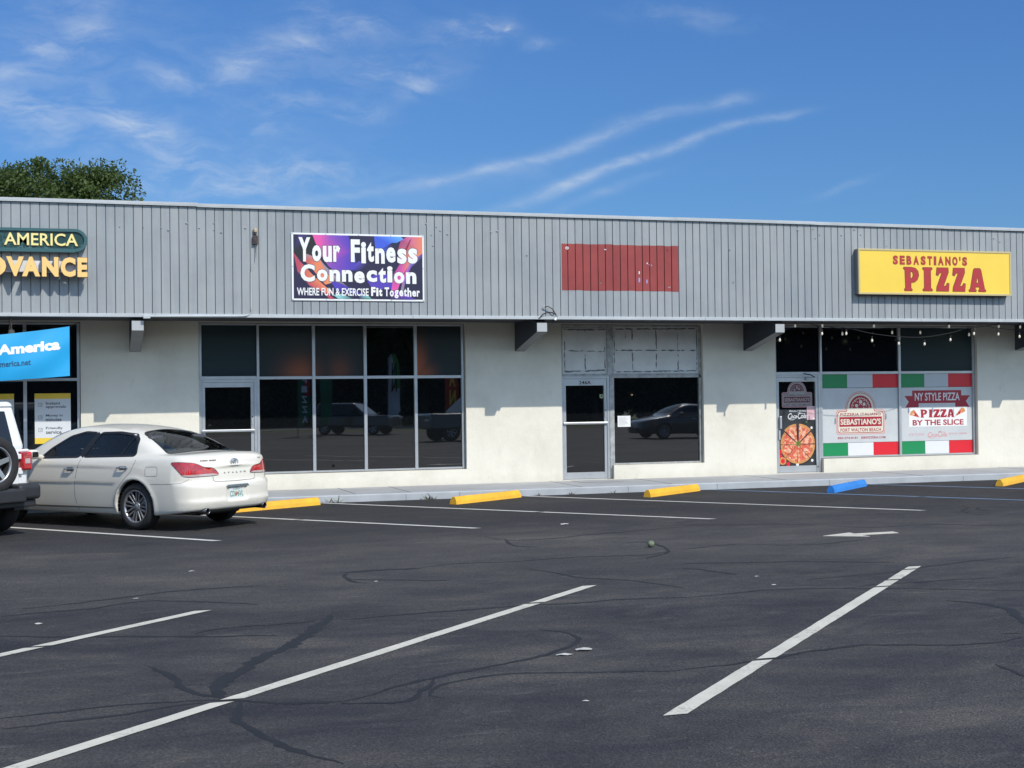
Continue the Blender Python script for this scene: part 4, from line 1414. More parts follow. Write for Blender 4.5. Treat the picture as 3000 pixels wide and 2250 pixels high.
b_ = MB('sign_white', 'banner_navy')
on_cloth(b_, 'Advance America', .52, .967, .55, .78, 0, .05)
on_cloth(b_, 'AdvanceAmerica.net', .655, .865, .29, .42, 1, .02)
b_.build('lettering', cb_)
b_ = MB('ink_black')
p = cloth(1, 1)
b_.tube([p, (-.12, FY + .6, 3.22), (-.075, WY - .02, 3.29)], .006, 6, 0)
b_.build('rope', cb_)
b_ = MB('ink_black')
p = cloth(.79, 1)
b_.tube([p, (p[0] + .01, FY + .10, 3.14), (p[0], FY + .12, 3.31)], .006, 6, 0)
b_.build('rope', cb_)
b_ = MB('cap_tan')
b_.lathe([(.001, 3.0), (.03, 3.02), (.055, 3.05), (.05, 3.10), (.02, 3.13), (.001, 3.135)], 10, 0, 'z', (p[0] + .03, FY + .3, -.03))
b_.cyl((p[0] + .03, FY + .3, 3.1), (p[0] + .03, FY + .3, 3.318), .012, n=8)
tag(b_.build('flood_lamp'), 'small flood lamp hanging under the canopy behind the blue banner', 'lamp')

# ------------------------------------------------------------------ window posters of the cash shop
mat('poster_white', (0.66, 0.68, 0.71), 0.5)
mat('poster_yellow', (0.78, 0.55, 0.055), 0.5)
mat('poster_grey', (0.25, 0.26, 0.27), 0.5)
mat('poster_ink', (0.06, 0.065, 0.085), 0.5)
PY = GY - .018
for (x0, x1, lab, full) in ((-.865, -.245, 'white and yellow window poster listing Instant approvals, nearest the wall', True), (-1.83, -1.215, 'white and yellow window poster half hidden behind the white off-roader', False)):
    wp = empty('window_poster', ((x0 + x1) / 2, PY, 1.09))
    tag(wp, lab, 'poster')
    b_ = MB('poster_white', 'poster_yellow')
    z0, z1 = 1.09, 2.0
    b_.box(x0, x1, PY, PY + .002, z0 + .105, z1 - .10, 0)
    b_.box(x0, x1, PY, PY + .002, z1 - .10, z1, 1)
    b_.box(x0, x1, PY, PY + .002, z0, z0 + .105, 1)
    b_.build('printed_sheet', wp)
    b_ = MB('poster_ink', 'poster_grey')
    for i, (a, c) in enumerate((('Instant', 'approvals'), ('Money in', 'minutes'), ('Friendly', 'service'))):
        zt = 1.85 - i * .228
        b_.text(a, x0 + .19, x0 + .19 + .036 * len(a), zt - .055, zt, PY - .001, 0, off=.02)
        b_.text(c, x0 + .19, x0 + .19 + .0385 * len(c), zt - .13, zt - .066, PY - .001, 0, off=.02)
        q = (x0 + .06, zt - .09)
        b_.poly([(q[0], q[1]), (q[0] + .07, q[1]), (q[0] + .07, q[1] + .07), (q[0], q[1] + .07)], PY - .001, 1, 0, holes=[[(q[0] + .009, q[1] + .009), (q[0] + .061, q[1] + .009), (q[0] + .061, q[1] + .061), (q[0] + .009, q[1] + .061)]])
        b_.poly([(q[0] + .018, q[1] + .045), (q[0] + .035, q[1] + .02), (q[0] + .095, q[1] + .085), (q[0] + .035, q[1] + .035)], PY - .0012, 1)
    b_.build('lettering', wp)

# notice in the vacant window
b_ = MB('white_paint', 'poster_grey')
b_.box(10.43, 10.712, GY - .016, GY - .0135, 1.196, 1.422, 0)
for i in range(7):
    b_.box(10.455, 10.455 + random.uniform(.12, .23), GY - .0165, GY - .0158, 1.375 - .024 * i, 1.381 - .024 * i, 1)
tag(b_.build('paper_notice'), 'white paper notice taped inside the vacant unit window', 'notice')

# ------------------------------------------------------------------ pizza window graphics
mat('vinyl_green', (0.012, 0.24, 0.085), 0.35)
mat('vinyl_red', (0.66, 0.018, 0.032), 0.35)
mat('vinyl_maroon', (0.36, 0.016, 0.035), 0.4)
mat('vinyl_pink', (0.60, 0.26, 0.27), 0.4)
mat('vinyl_cream', (0.70, 0.66, 0.55), 0.4)
mat('vinyl_frost', (0.56, 0.58, 0.59), 0.32, var=0.10, vscale=2.2)
mat('vinyl_silver', (0.50, 0.53, 0.57), 0.35)
mat('decal_grey', (0.30, 0.29, 0.28), 0.5)
m, t, b, oc = newmat('pizza_print')
vo = nd(t, 'ShaderNodeTexVoronoi')
vo.inputs['Scale'].default_value = 19
vo.inputs['Randomness'].default_value = 1
lk(t, mapped(t, oc, (1, 0, 1)), vo.inputs['Vector'])
c1 = ramp(t, vo.outputs['Color'], [(0.0, (0.50, 0.04, 0.025)), (0.3, (0.62, 0.10, 0.05)), (0.48, (0.76, 0.42, 0.22)), (0.60, (0.82, 0.60, 0.42)), (0.72, (0.58, 0.05, 0.03)), (0.92, (0.14, 0.05, 0.02))], 'CONSTANT')
c2 = ramp(t, noise(t, mapped(t, oc, (1, 0, 1)), 26, 4, 0.7), [(0.35, (0.5, 0.04, 0.025)), (0.5, (0.70, 0.20, 0.10)), (0.65, (0.82, 0.55, 0.36))])
lk(t, mix(t, 0.45, c1, c2), b.inputs['Base Color'])
b.inputs['Roughness'].default_value = 0.4
mat('crust_print', (0.62, 0.28, 0.09), 0.45, var=0.35, vscale=14)
mat('basil_print', (0.10, 0.22, 0.03), 0.5)
mat('slate_print', (0.030, 0.034, 0.038), 0.4, var=0.5, vscale=5)
mat('pink_paper', (0.70, 0.47, 0.50), 0.5, var=0.1, vscale=6)
VY = GY - .0135


def badge_outline(cx, z0, s, d):
    """sign shaped badge: rounded plate with a dome; s scale, d inset"""
    w, h, r = .60 * s - d, .535 * s, .06 * s
    R = .375 * s - d
    zb, zt = z0 + d, z0 + h - d
    pts = []
    for (px_, pz_, a0) in ((cx + w - r, zb + r, -90), (cx + w - r, zt - r, 0)):
        for k in range(6):
            a = math.radians(a0 + 18 * k)
            pts.append((px_ + r * math.cos(a), pz_ + r * math.sin(a)))
    zc = z0 + .56 * s
    a0 = math.asin(max(-.9, min(.9, (zt - zc + .035 * s) / R)))
    f = .04 * s
    pts += [(cx + R * math.cos(a0) + f, zt), (cx + R * math.cos(a0) + f * .25, zt + .012 * s)]
    for k in range(21):
        a = a0 + (math.pi - 2 * a0) * k / 20
        pts.append((cx + R * math.cos(a), zc + R * math.sin(a)))
    pts += [(cx - R * math.cos(a0) - f * .25, zt + .012 * s), (cx - R * math.cos(a0) - f, zt)]
    for (px_, pz_, a1) in ((cx - w + r, zt - r, 90), (cx - w + r, zb + r, 180)):
        for k in range(6):
            a = math.radians(a1 + 18 * k)
            pts.append((px_ + r * math.cos(a), pz_ + r * math.sin(a)))
    return pts


def badge(b_, cx, z0, s, y, red, line, cream):
    for i, (d, mi) in enumerate(((0, line), (.016 * s, cream), (.030 * s, red), (.044 * s, cream))):
        b_.poly(badge_outline(cx, z0, s, d), y - .0004 * i, mi)
    y2 = y - .002
    zc = z0 + .57 * s
    n_ = 22
    R = .275 * s
    b_.poly([(cx + R * math.cos(math.pi * k / n_), zc + R * math.sin(math.pi * k / n_)) for k in range(n_ + 1)], y2, red)
    sc = [(cx + .225 * s * (1 + .05 * math.cos(k * math.pi)) * math.cos(math.pi * k / n_), zc + .225 * s * (1 + .05 * math.cos(k * math.pi)) * math.sin(math.pi * k / n_)) for k in range(n_ + 1)]
    b_.poly(sc, y2 - .0004, cream)
    b_.poly([(cx + (p[0] - cx) * .93, zc + (p[1] - zc) * .93) for p in sc], y2 - .0008, red)
    for (dx, dz, r) in ((-.10, .055, .036), (.005, .135, .042), (.09, .085, .036)):
        b_.disc(cx + dx * s, zc + dz * s, r * s, y2 - .0012, cream, 0, 12)
    for k in range(16):
        a = math.pi * (k + .5) / 16
        rr_ = (.08, .15, .185)[k % 3] * s
        q = (cx + rr_ * math.cos(a), zc + rr_ * math.sin(a))
        e = .013 * s
        b_.poly([(q[0] - e, q[1]), (q[0], q[1] - e), (q[0] + e * 1.2, q[1]), (q[0], q[1] + e)], y2 - .0012, cream)
    b_.text('PIZZERIA ITALIANO', cx - .50 * s, cx + .50 * s, z0 + .405 * s, z0 + .465 * s, y2, red, off=.02, gap=1.12)
    b_.poly([(cx - .525 * s, z0 + .17 * s), (cx + .525 * s, z0 + .17 * s), (cx + .525 * s, z0 + .38 * s), (cx - .525 * s, z0 + .38 * s)], y2, red)
    b_.text("SEBASTIANO'S", cx - .50 * s, cx + .50 * s, z0 + .21 * s, z0 + .34 * s, y2 - .001, cream, off=.03)
    b_.text('FORT WALTON BEACH', cx - .50 * s, cx + .50 * s, z0 + .06 * s, z0 + .135 * s, y2, red, off=.02, gap=1.1)


def cola(b_, x0, x1, z0, z1, y, mi):
    """flowing script pair of words with a swash"""
    w, h = x1 - x0, z1 - z0
    b_.text('C', x0, x0 + .22 * w, z0 + .12 * h, z0 + .92 * h, y, mi, off=.012, shear=.3)
    b_.text('oca', x0 + .16 * w, x0 + .475 * w, z0 + .2 * h, z0 + .62 * h, y, mi, off=.015, shear=.3)
    b_.text('-', x0 + .475 * w, x0 + .53 * w, z0 + .40 * h, z0 + .46 * h, y, mi)
    b_.text('C', x0 + .53 * w, x0 + .735 * w, z0 + .12 * h, z0 + .98 * h, y, mi, off=.012, shear=.3)
    b_.text('ola', x0 + .70 * w, x0 + 1.0 * w, z0 + .2 * h, z0 + .86 * h, y, mi, off=.015, shear=.3)
    for (pts) in (((.02, .15), (.12, .0), (.3, .03), (.42, .18)), ((.5, .9), (.62, 1.0), (.8, .86), (.97, .9))):
        ps = [(x0 + w * a, z0 + h * c) for a, c in pts]
        up = [(p[0], p[1] + .035 * h * (1 if 0 < i < 3 else .2)) for i, p in enumerate(ps)]
        dn = [(p[0], p[1] - .035 * h * (1 if 0 < i < 3 else .2)) for i, p in enumerate(ps)]
        b_.poly(dn + up[::-1], y, mi)


def flag_blocks(parent, x0, x1, z0, z1, y):
    w = (x1 - x0) / 3
    for i, m_ in enumerate(('vinyl_green', 'vinyl_silver' if z0 > 1 else 'white_vinyl', 'vinyl_red')):
        q = MB(m_)
        q.box(x0 + w * i + .001, x0 + w * (i + 1) - .001, y, y + .0012, z0, z1, 0)
        q.build('colour_block', parent)


LPX, RPX = (15.152, 17.038), (17.102, 18.938)
for side, (x0, x1), lab in ((0, LPX, 'pizza window graphic with a domed red badge between flag coloured blocks'), (1, RPX, 'pizza window graphic with a red NY STYLE PIZZA ribbon between flag blocks')):
    wg = empty('window_graphic', ((x0 + x1) / 2, VY, .48))
    tag(wg, lab, 'window graphic')
    b_ = MB('vinyl_frost')
    b_.box(x0, x1, VY, VY + .001, .762, 1.942, 0)
    b_.build('frosted_panel', wg)
    flag_blocks(wg, x0, x1, 1.950, 2.241, VY - .0003)
    flag_blocks(wg, x0, x1, .477, .755, VY - .0003)
    if side == 0:
        b_ = MB('vinyl_maroon', 'vinyl_pink', 'vinyl_cream')
        badge(b_, 16.10, .935, 1.0, VY - .001, 0, 1, 2)
        b_.build('badge', wg)
        b_ = MB('vinyl_maroon')
        b_.text('850-374-8181', 15.53, 16.02, .838, .886, VY - .001, 0, off=.02)
        b_.text('SEBSPIZZERIA.COM', 16.10, 16.71, .838, .886, VY - .001, 0, off=.02)
        b_.build('lettering', wg)
    else:
        b_ = MB('vinyl_maroon', 'vinyl_red', 'white_vinyl')
        b_.poly([(17.2, 1.755), (17.44, 1.755), (17.56, 1.60), (17.56, 1.497), (17.22, 1.497), (17.31, 1.625)], VY - .001, 0)
        b_.poly([(18.89, 1.755), (18.64, 1.755), (18.5, 1.60), (18.5, 1.497), (18.87, 1.497), (18.78, 1.625)], VY - .001, 0)
        b_.poly([(17.40, 1.59), (18.66, 1.59), (18.66, 1.872), (17.40, 1.872)], VY - .0015, 0)
        b_.text('NY STYLE PIZZA', 17.465, 18.615, 1.645, 1.82, VY - .002, 2, off=.018)
        b_.build('ribbon', wg)
        b_ = MB('white_paint')
        b_.box(17.31, 18.80, VY - .002, VY - .001, 1.074, 1.50, 0)
        b_.build('white_sheet', wg)
        b_ = MB('vinyl_maroon', 'vinyl_pink', 'vinyl_red')
        slab_word(b_, 17.60, 18.47, 1.272, 1.452, VY - .0026, 0, 0, ((0, .2), (.245, .36), (.39, .57), (.59, .77), (.79, 1.0)))
        b_.text('BY THE SLICE', 17.40, 18.71, 1.10, 1.225, VY - .0026, 0, off=.03)
        b_.text('ICE COLD', 17.31, 17.69, .884, .926, VY - .001, 1, off=.01)
        cola(b_, 17.78, 18.27, .815, .962, VY - .001, 1)
        b_.text('SOLD HERE', 18.32, 18.79, .886, .928, VY - .001, 1, off=.01)
        b_.build('lettering', wg)
        for (ax, az, tx, tz, bx_, bz_) in ((17.325, 1.335, 17.58, 1.275, 17.44, 1.45), (18.76, 1.40, 18.48, 1.285, 18.66, 1.485)):
            q = MB('crust_print', 'pizza_print', 'vinyl_maroon')
            c_ = Vector((tx, tz))
            e1, e2 = Vector((ax, az)), Vector((bx_, bz_))
            q.poly([c_, e1, e1.lerp(e2, .5) + (e1.lerp(e2, .5) - c_) * .12, e2], VY - .0026, 0)
            i1, i2 = c_.lerp(e1, .82), c_.lerp(e2, .82)
            q.poly([c_, i1, i1.lerp(i2, .5) + (i1.lerp(i2, .5) - c_) * .12, i2], VY - .0030, 1)
            for (f1, f2) in ((.35, .5), (.62, .35), (.66, .7)):
                o2 = c_.lerp(i1.lerp(i2, f2), f1)
                q.disc(o2.x, o2.y, .02, VY - .0034, 2, 0, 10)
            q.build('pizza_slice_print', wg)

# door poster
DY = GY - .0095
dp = empty('door_poster', (14.55, DY, .29))
tag(dp, 'dark glossy door poster with a big sliced pizza and white soda script', 'poster')
b_ = MB('slate_print')
b_.box(14.113, 14.988, DY, DY + .001, .296, 1.50, 0)
b_.build('printed_sheet', dp)
b_ = MB('crust_print', 'pizza_print', 'ink_black', 'basil_print')
cx, cz, R = 14.565, .745, .405


def wedge(a0, a1, sh, y):
    am = math.radians((a0 + a1) / 2)
    ox, oz = cx + sh * math.cos(am), cz + sh * math.sin(am)
    n_ = 8
    arc = lambda r: [(ox + r * math.cos(math.radians(a0 + (a1 - a0) * k / n_)), oz + r * math.sin(math.radians(a0 + (a1 - a0) * k / n_))) for k in range(n_ + 1)]
    b_.poly([(ox, oz)] + arc(R), y, 0)
    b_.poly([(ox, oz)] + arc(R * .885), y - .0004, 1)


b_.disc(cx + .012, cz - .02, R * 1.04, DY - .0003, 2, 0, 40)
for i, (a0, a1, sh) in enumerate(((92, 138, .055), (42, 88, .055), (2, 41, .012), (-46, 0, .008), (-92, -47, .008), (-136, -93, .008), (-180, -137, .008), (-221, -181, .012))):
    wedge(a0 + .2, a1 - .2, sh * .8, DY - .0007 - .00005 * i)
for k in range(7):
    a = k * .9
    b_.poly([(cx + .01, cz + .02), (cx + .01 + .055 * math.cos(a - .3), cz + .02 + .055 * math.sin(a - .3)), (cx + .01 + .085 * math.cos(a), cz + .02 + .085 * math.sin(a)), (cx + .01 + .055 * math.cos(a + .3), cz + .02 + .055 * math.sin(a + .3))], DY - .0018 - .0001 * k, 3)
b_.build('pizza_print', dp)
b_ = MB('vinyl_red', 'crust_print', 'white_vinyl', 'basil_print')
for (x, z, r, mi) in ((14.16, .60, .05, 0), (14.15, .50, .045, 0), (14.33, .335, .045, 0), (14.90, 1.10, .028, 2), (14.905, .40, .03, 2), (14.55, .315, .035, 2), (14.78, 1.225, .018, 3)):
    b_.disc(x, z, r, DY - .0006, mi, 0, 14)
b_.disc(14.20, .40, .085, DY - .0009, 1, 0, 18)
b_.disc(14.20, .40, .05, DY - .0012, 0, 0, 18)
b_.build('ingredient_print', dp)
b_ = MB('white_vinyl')
b_.text('PROUDLY SERVING', 14.37, 14.775, 1.445, 1.48, DY - .001, 0, off=.02)
cola(b_, 14.335, 14.78, 1.275, 1.43, DY - .001, 0)
b_.build('lettering', dp)
b_ = MB('sign_darkred', 'vinyl_pink', 'decal_grey')
mat('badge_red_dim', (0.12, 0.015, 0.025), 0.5)
b_.mats[0] = 'badge_red_dim'
badge(b_, 14.56, 1.54, .605, DY - .001, 0, 1, 2)
tag(b_.build('door_decal'), 'small grey and red domed badge decal at the top of the pizza door', 'decal')
b_ = MB('pink_paper', 'white_paint', 'vinyl_pink')
b_.box(14.79, 14.995, DY - .0032, DY - .002, 1.27, 1.562, 0)
for i in range(8):
    b_.box(14.805, 14.805 + random.uniform(.1, .17), DY - .0037, DY - .0031, 1.53 - .026 * i, 1.536 - .026 * i, 2)
b_.box(14.93, 14.99, DY - .0037, DY - .0031, 1.28, 1.31, 1)
tag(b_.build('paper_notice'), 'pink paper notice stuck on the pizza door beside the script', 'notice')

# dim shop-lit board hung inside the pizza window, seen as a teal panel
# ------------------------------------------------------------------ string lights
m, t, b, oc = newmat('bulb_glass')
b.inputs['Base Color'].default_value = (0.86, 0.80, 0.68, 1)
b.inputs['Roughness'].default_value = 0.12
b.inputs['Emission Color'].default_value = (1, 0.83, 0.55, 1)
b.inputs['Emission Strength'].default_value = 0.12


def string_light(label, pts, bulbs):
    root = empty('string_light', pts[0])
    tag(root, label, 'string lights', 'string lights under the pizza shop canopy')
    b_ = MB('ink_black')
    P = [Vector(p) for p in pts]
    fp = []
    for i in range(len(P) - 1):
        pm, p0, p1, p2 = P[max(0, i - 1)], P[i], P[i + 1], P[min(len(P) - 1, i + 2)]
        for k in range(6):
            s = k / 6
            fp.append(0.5 * ((2 * p0) + (p1 - pm) * s + (2 * pm - 5 * p0 + 4 * p1 - p2) * s * s + (3 * p0 - pm - 3 * p1 + p2) * s ** 3))
    fp.append(P[-1])
    b_.tube(fp, .0055, 6, 0)
    b_.build('cable', root)
    for (x, y, z) in bulbs:
        q = MB('ink_black', 'bulb_glass')
        q.cyl((x, y, z + .085), (x, y, z + .035), .014, .017, 10, 0)
        q.lathe([(.010, .036), (.017, .02), (.022, -.002), (.019, -.022), (.008, -.034), (.001, -.036)], 12, 1, 'z', (x, y, z))
        q.build('bulb', root)


SY = FY + .12
string_light('upper taut run of string light bulbs tight under the canopy edge', [(13.45, SY, 3.30), (14.35, SY, 3.305), (15.55, SY, 3.30), (16.6, SY, 3.305), (17.35, SY, 3.30), (18.58, SY, 3.30), (19.12, SY, 3.30), (20.0, SY, 3.28)],
             [(x, SY, z - .03) for x, z in [(13.73, 3.235), (14.35, 3.24), (15.55, 3.24), (17.35, 3.24), (18.58, 3.24), (19.12, 3.235)]])
string_light('lower sagging run of string light bulbs swagged across the pizza window', [(13.36, SY, 3.02), (13.6, SY, 3.16), (14.38, SY, 3.19), (14.92, SY, 3.165), (15.5, SY, 3.055), (16.14, SY, 2.99), (16.76, SY, 2.985), (17.4, SY, 3.075), (18.04, SY, 3.22), (18.6, SY, 3.17), (19.12, SY, 3.14), (20.1, SY, 3.2)],
             [(x, SY, z) for x, z in [(13.38, 2.92), (14.34, 3.05), (14.90, 3.055), (15.5, 2.91), (16.13, 2.85), (16.75, 2.84), (17.38, 2.93), (17.96, 3.06), (18.57, 3.05), (19.1, 3.0)]])
string_light('short middle run of string light bulbs behind the sagging run', [(13.9, SY + .25, 3.30), (14.95, SY + .25, 3.17), (16.1, SY + .25, 3.185), (17.0, SY + .25, 3.19), (18.0, SY + .25, 3.18), (18.8, SY + .25, 3.29)],
             [(x, SY + .25, z) for x, z in [(14.96, 3.06), (16.14, 3.09), (16.82, 3.09), (18.02, 3.05)]])

# ------------------------------------------------------------------ wheel stops


def parking_stop(p0, p1, label, m_, w=.16, h=.13, group='concrete wheel stops along the kerb'):
    """p0..p1 is the near bottom edge on the asphalt"""
    p0, p1 = Vector(p0), Vector(p1)
    d = (p1 - p0)
    L = d.length
    d.normalize()
    b_ = MB(m_)
    prof = [(0, 0), (.012, .06), (.045, h - .01), (.065, h), (w - .065, h), (w - .045, h - .01), (w - .012, .06), (w, 0)]
    rings = []
    N = 14
    for i in range(N + 1):
        x = L * i / N
        e = 1.0 if 0 < i < N else .94
        rings.append([b_.bm.verts.new((x + (0.012 if i == 0 else -.012 if i == N else 0) * (q[1] / h), w / 2 + (q[0] - w / 2) * e + random.uniform(-.002, .002), q[1] * (1 + random.uniform(-.02, .02)))) for q in prof])
    for i in range(N):
        for k in range(len(prof) - 1):
            f = b_.bm.faces.new((rings[i][k], rings[i + 1][k], rings[i + 1][k + 1], rings[i][k + 1]))
    b_.bm.faces.new(rings[0][::-1])
    b_.bm.faces.new(rings[-1])
    bmesh.ops.recalc_face_normals(b_.bm, faces=b_.bm.faces)
    o = b_.build('parking_stop')
    o.location = (p0.x, p0.y, 0.001)
    o.rotation_euler = (0, 0, math.atan2(d.y, d.x))
    tag(o, label, 'wheel stop', group)
    return o


parking_stop((2.28, 22.64), (3.89, 23.69), 'yellow concrete wheel stop just right of the white sedan', 'stop_yellow')
parking_stop((6.06, 22.70), (7.59, 23.83), 'yellow concrete wheel stop in front of the wall beside the red painted patch', 'stop_yellow')
parking_stop((9.68, 22.76), (11.19, 23.90), 'yellow concrete wheel stop in front of the vacant unit window', 'stop_yellow')
parking_stop((13.11, 22.25), (14.64, 23.62), 'bright blue concrete wheel stop in front of the pizza door', 'stop_blue')
parking_stop((16.83, 22.35), (18.30, 23.52), 'worn yellow concrete wheel stop in front of the pizza window', 'stop_yellow')

# ------------------------------------------------------------------ litter and weeds
mat('weed_green', (0.07, 0.10, 0.03), 0.8)
mat('weed_dry', (0.16, 0.11, 0.06), 0.8)
for i, (x, y) in enumerate([(4.20, 24.10), (5.93, 24.11), (8.67, 24.11), (9.49, 24.11), (8.02, 24.12)]):
    b_ = MB('weed_green', 'weed_dry')
    for k in range(18 if i < 2 else 9):
        a, L = random.uniform(0, 6.28), random.uniform(.04, .13) * (1.2 if i < 2 else .7)
        px_, py_ = x + random.uniform(-.10, .10) * (1 if i < 2 else .4), y + random.uniform(-.03, .02)
        tip = Vector((px_ + L * .8 * math.cos(a), py_ - abs(L * .5 * math.sin(a)), L * random.uniform(.3, .9)))
        w = Vector((-math.sin(a), math.cos(a), 0)) * .009
        b_.quad([Vector((px_, py_, .001)) - w, Vector((px_, py_, .001)) + w, tip + w * .6, tip - w * .6], int(random.random() < .5))
    tag(b_.build('weed_tuft'), ['dry weed tuft at the kerb by the nearest yellow stop', 'weed tuft at the kerb behind the second yellow stop', 'small weed growing in the kerb gap below the vacant door', 'tiny weed in the kerb gap right of the vacant door', 'tiny weed in the kerb gap left of the vacant door'][i], 'weed', 'weeds along the kerb')
mat('scrap_white', (0.42, 0.41, 0.385), 0.7)
LIT = [((6.5, 18.42), .055, 'crumpled white paper scrap lying below the second yellow wheel stop'), ((2.74, 13.41), .02, 'tiny white scrap on the lane between the crack lines'), ((1.07, 14.98), .03, 'small flat white scrap on the lane below the white sedan'),
       ((.44, 13.09), .022, 'tiny white scrap on asphalt above the first foreground line'), ((-.38, 11.9), .03, 'flat white scrap just left of the short foreground line'), ((3.38, 9.2), .06, 'pale flattened scrap by the looping crack'),
       ((3.19, 9.07), .045, 'second pale flattened scrap below the looping crack'), ((6.36, 12.31), .02, 'tiny white scrap left of the long right hand line'), ((6.22, 11.7), .02, 'tiny white scrap nearer the camera left of the right hand line'), ((2.82, 7.65), .018, 'tiny white pebble on the empty foreground asphalt')]
for (x, y), r, lab in LIT:
    b_ = MB('scrap_white')
    n_ = 9
    top = b_.bm.verts.new((x, y, .006 + r * .28))
    ring = [b_.bm.verts.new((x + r * random.uniform(.7, 1.25) * 1.3 * math.cos(k * 6.283 / n_), y + r * random.uniform(.6, 1.1) * .8 * math.sin(k * 6.283 / n_), .0045 + r * random.uniform(.0, .18))) for k in range(n_)]
    for k in range(n_):
        b_.bm.faces.new((ring[k], ring[(k + 1) % n_], top))
    tag(b_.build('paper_scrap'), lab, 'litter', 'scraps of litter on the asphalt')
mat('ball_green', (0.16, 0.19, 0.12), 0.7, var=0.6, vscale=30)
b_ = MB('ball_green')
bmesh.ops.create_icosphere(b_.bm, subdivisions=3, radius=.042, matrix=Matrix.Translation((6.46, 15.21, .041)))
for v in b_.bm.verts:
    v.co += Vector((random.uniform(-1, 1), random.uniform(-1, 1), random.uniform(-1, 1))) * .003
for f in b_.bm.faces:
    f.smooth = True
tag(b_.build('green_ball'), 'small dull green ball lying on the asphalt crack', 'ball')

# ------------------------------------------------------------------ white sedan: a smooth solid shaped by its profiles


def spl(x, xs, ys):
    """smooth curve through (xs, ys), monotone between the points"""
    xs, ys = np.asarray(xs, float), np.asarray(ys, float)
    h = np.diff(xs)
    dl = np.diff(ys) / h
    mm = np.zeros_like(ys)
    mm[1:-1] = np.where(dl[:-1] * dl[1:] > 0, 2 * dl[:-1] * dl[1:] / (dl[:-1] + dl[1:] + 1e-12), 0)
    mm[0], mm[-1] = dl[0], dl[-1]
    x = np.clip(x, xs[0], xs[-1])
    i = np.clip(np.searchsorted(xs, x) - 1, 0, len(h) - 1)
    t = (x - xs[i]) / h[i]
    return (2 * t ** 3 - 3 * t ** 2 + 1) * ys[i] + (t ** 3 - 2 * t ** 2 + t) * h[i] * mm[i] + (-2 * t ** 3 + 3 * t ** 2) * ys[i + 1] + (t ** 3 - t ** 2) * h[i] * mm[i + 1]


def smax(a, b, k):
    h = np.clip(0.5 + 0.5 * (a - b) / k, 0, 1)
    return b + (a - b) * h + k * h * (1 - h)


def smin(a, b, k):
    return -smax(-a, -b, k)


AX = (1.13, 3.95)
WR = 0.335


def sedan(p, arches=True):
    x, y, z = p[..., 0], np.abs(p[..., 1]), p[..., 2]
    # lower body
    top = spl(x, (-.2, .04, .18, .45, .75, 1.2, 2.2, 3.2, 3.62, 4.0, 4.4, 4.75, 5.1), (1.02, 1.035, 1.05, 1.062, 1.062, 1.045, 1.02, 1.0, .985, .945, .88, .80, .68))
    crown = .030 * (1 - (y / .8) ** 2)
    g_top = z - top - crown
    w = spl(x, (-.1, .1, .3, .6, 1.13, 1.8, 3.2, 3.95, 4.4, 4.75, 5.1), (.83, .865, .895, .915, .926, .922, .922, .92, .885, .80, .62))
    tuck = spl(z, (.15, .22, .30, .42, .55, .68, .80, .90, .97, 1.02, 1.08, 1.2), (.085, .055, .028, .012, .003, .0, .008, .024, .042, .062, .10, .20))
    flare = 0
    for a in AX:
        r = np.sqrt((x - a) ** 2 + (z - WR) ** 2)
        flare = flare + .012 * np.exp(-((r - .385) / .045) ** 2) * (z > .18)
    g_side = y - (w - tuck + flare)
    rz = spl(z, (.15, .24, .31, .385, .41, .46, .60, .655, .69, .80, .93, 1.0, 1.04, 1.10), (.15, .085, .03, .004, .0, .012, .012, .022, .058, .068, .088, .108, .150, .27))
    g_rear = (rz + .05 * (y / .85) ** 2 + .19 * (y / .88) ** 6) - x
    fz_ = spl(z, (.15, .3, .45, .6, .75, .9), (4.92, 5.0, 5.01, 4.98, 4.92, 4.7))
    g_front = x - (fz_ - .12 * (y / .85) ** 2 - .25 * (y / .88) ** 5)
    zb = spl(x, (-.1, .1, .45, .75, 1.5, 3.6, 4.3, 5.1), (.30, .285, .245, .215, .205, .205, .215, .24))
    g_bot = zb - z
    B = smax(smax(g_side, g_rear, .10), g_front, .10)
    B = smax(B, g_top, .075)
    B = smax(B, g_bot, .03)
    # greenhouse
    roof = spl(x, (.1, .35, .60, .90, 1.20, 1.50, 1.80, 2.15, 2.45, 2.75, 3.0, 3.3, 3.6, 3.9, 4.3), (.90, .995, 1.085, 1.21, 1.325, 1.405, 1.455, 1.482, 1.486, 1.462, 1.408, 1.285, 1.135, .98, .75))
    g_roof = (z - roof + .045 * (y / .55) ** 2 - .01) * .92
    ws = spl(x, (.2, .55, .9, 1.3, 2.1, 2.9, 3.4, 3.9), (.66, .735, .79, .825, .845, .84, .815, .76))
    g_ws = (y - (ws - .50 * (z - 1.02) - .18 * (z - 1.02) ** 2)) * .9
    G = smax(g_roof, g_ws, .085)
    G = smax(G, .9 - z, .02)
    F = smin(B, G, .045)
    if arches:
        for a in AX:
            r = np.sqrt((x - a) ** 2 + (z - WR - .012) ** 2)
            F = np.maximum(F, -np.maximum(r - .368, .62 - y))
        # number plate recess
        q = np.maximum(np.maximum(y - .205, np.abs(z - .505) - .092), x - (rz + .028))
        F = np.maximum(F, -q)
    return F


def grad(fn, p, e=2e-3):
    g = np.empty_like(p)
    for k in range(3):
        d = np.zeros(3)
        d[k] = e
        g[..., k] = (fn(p + d) - fn(p - d)) / (2 * e)
    return g


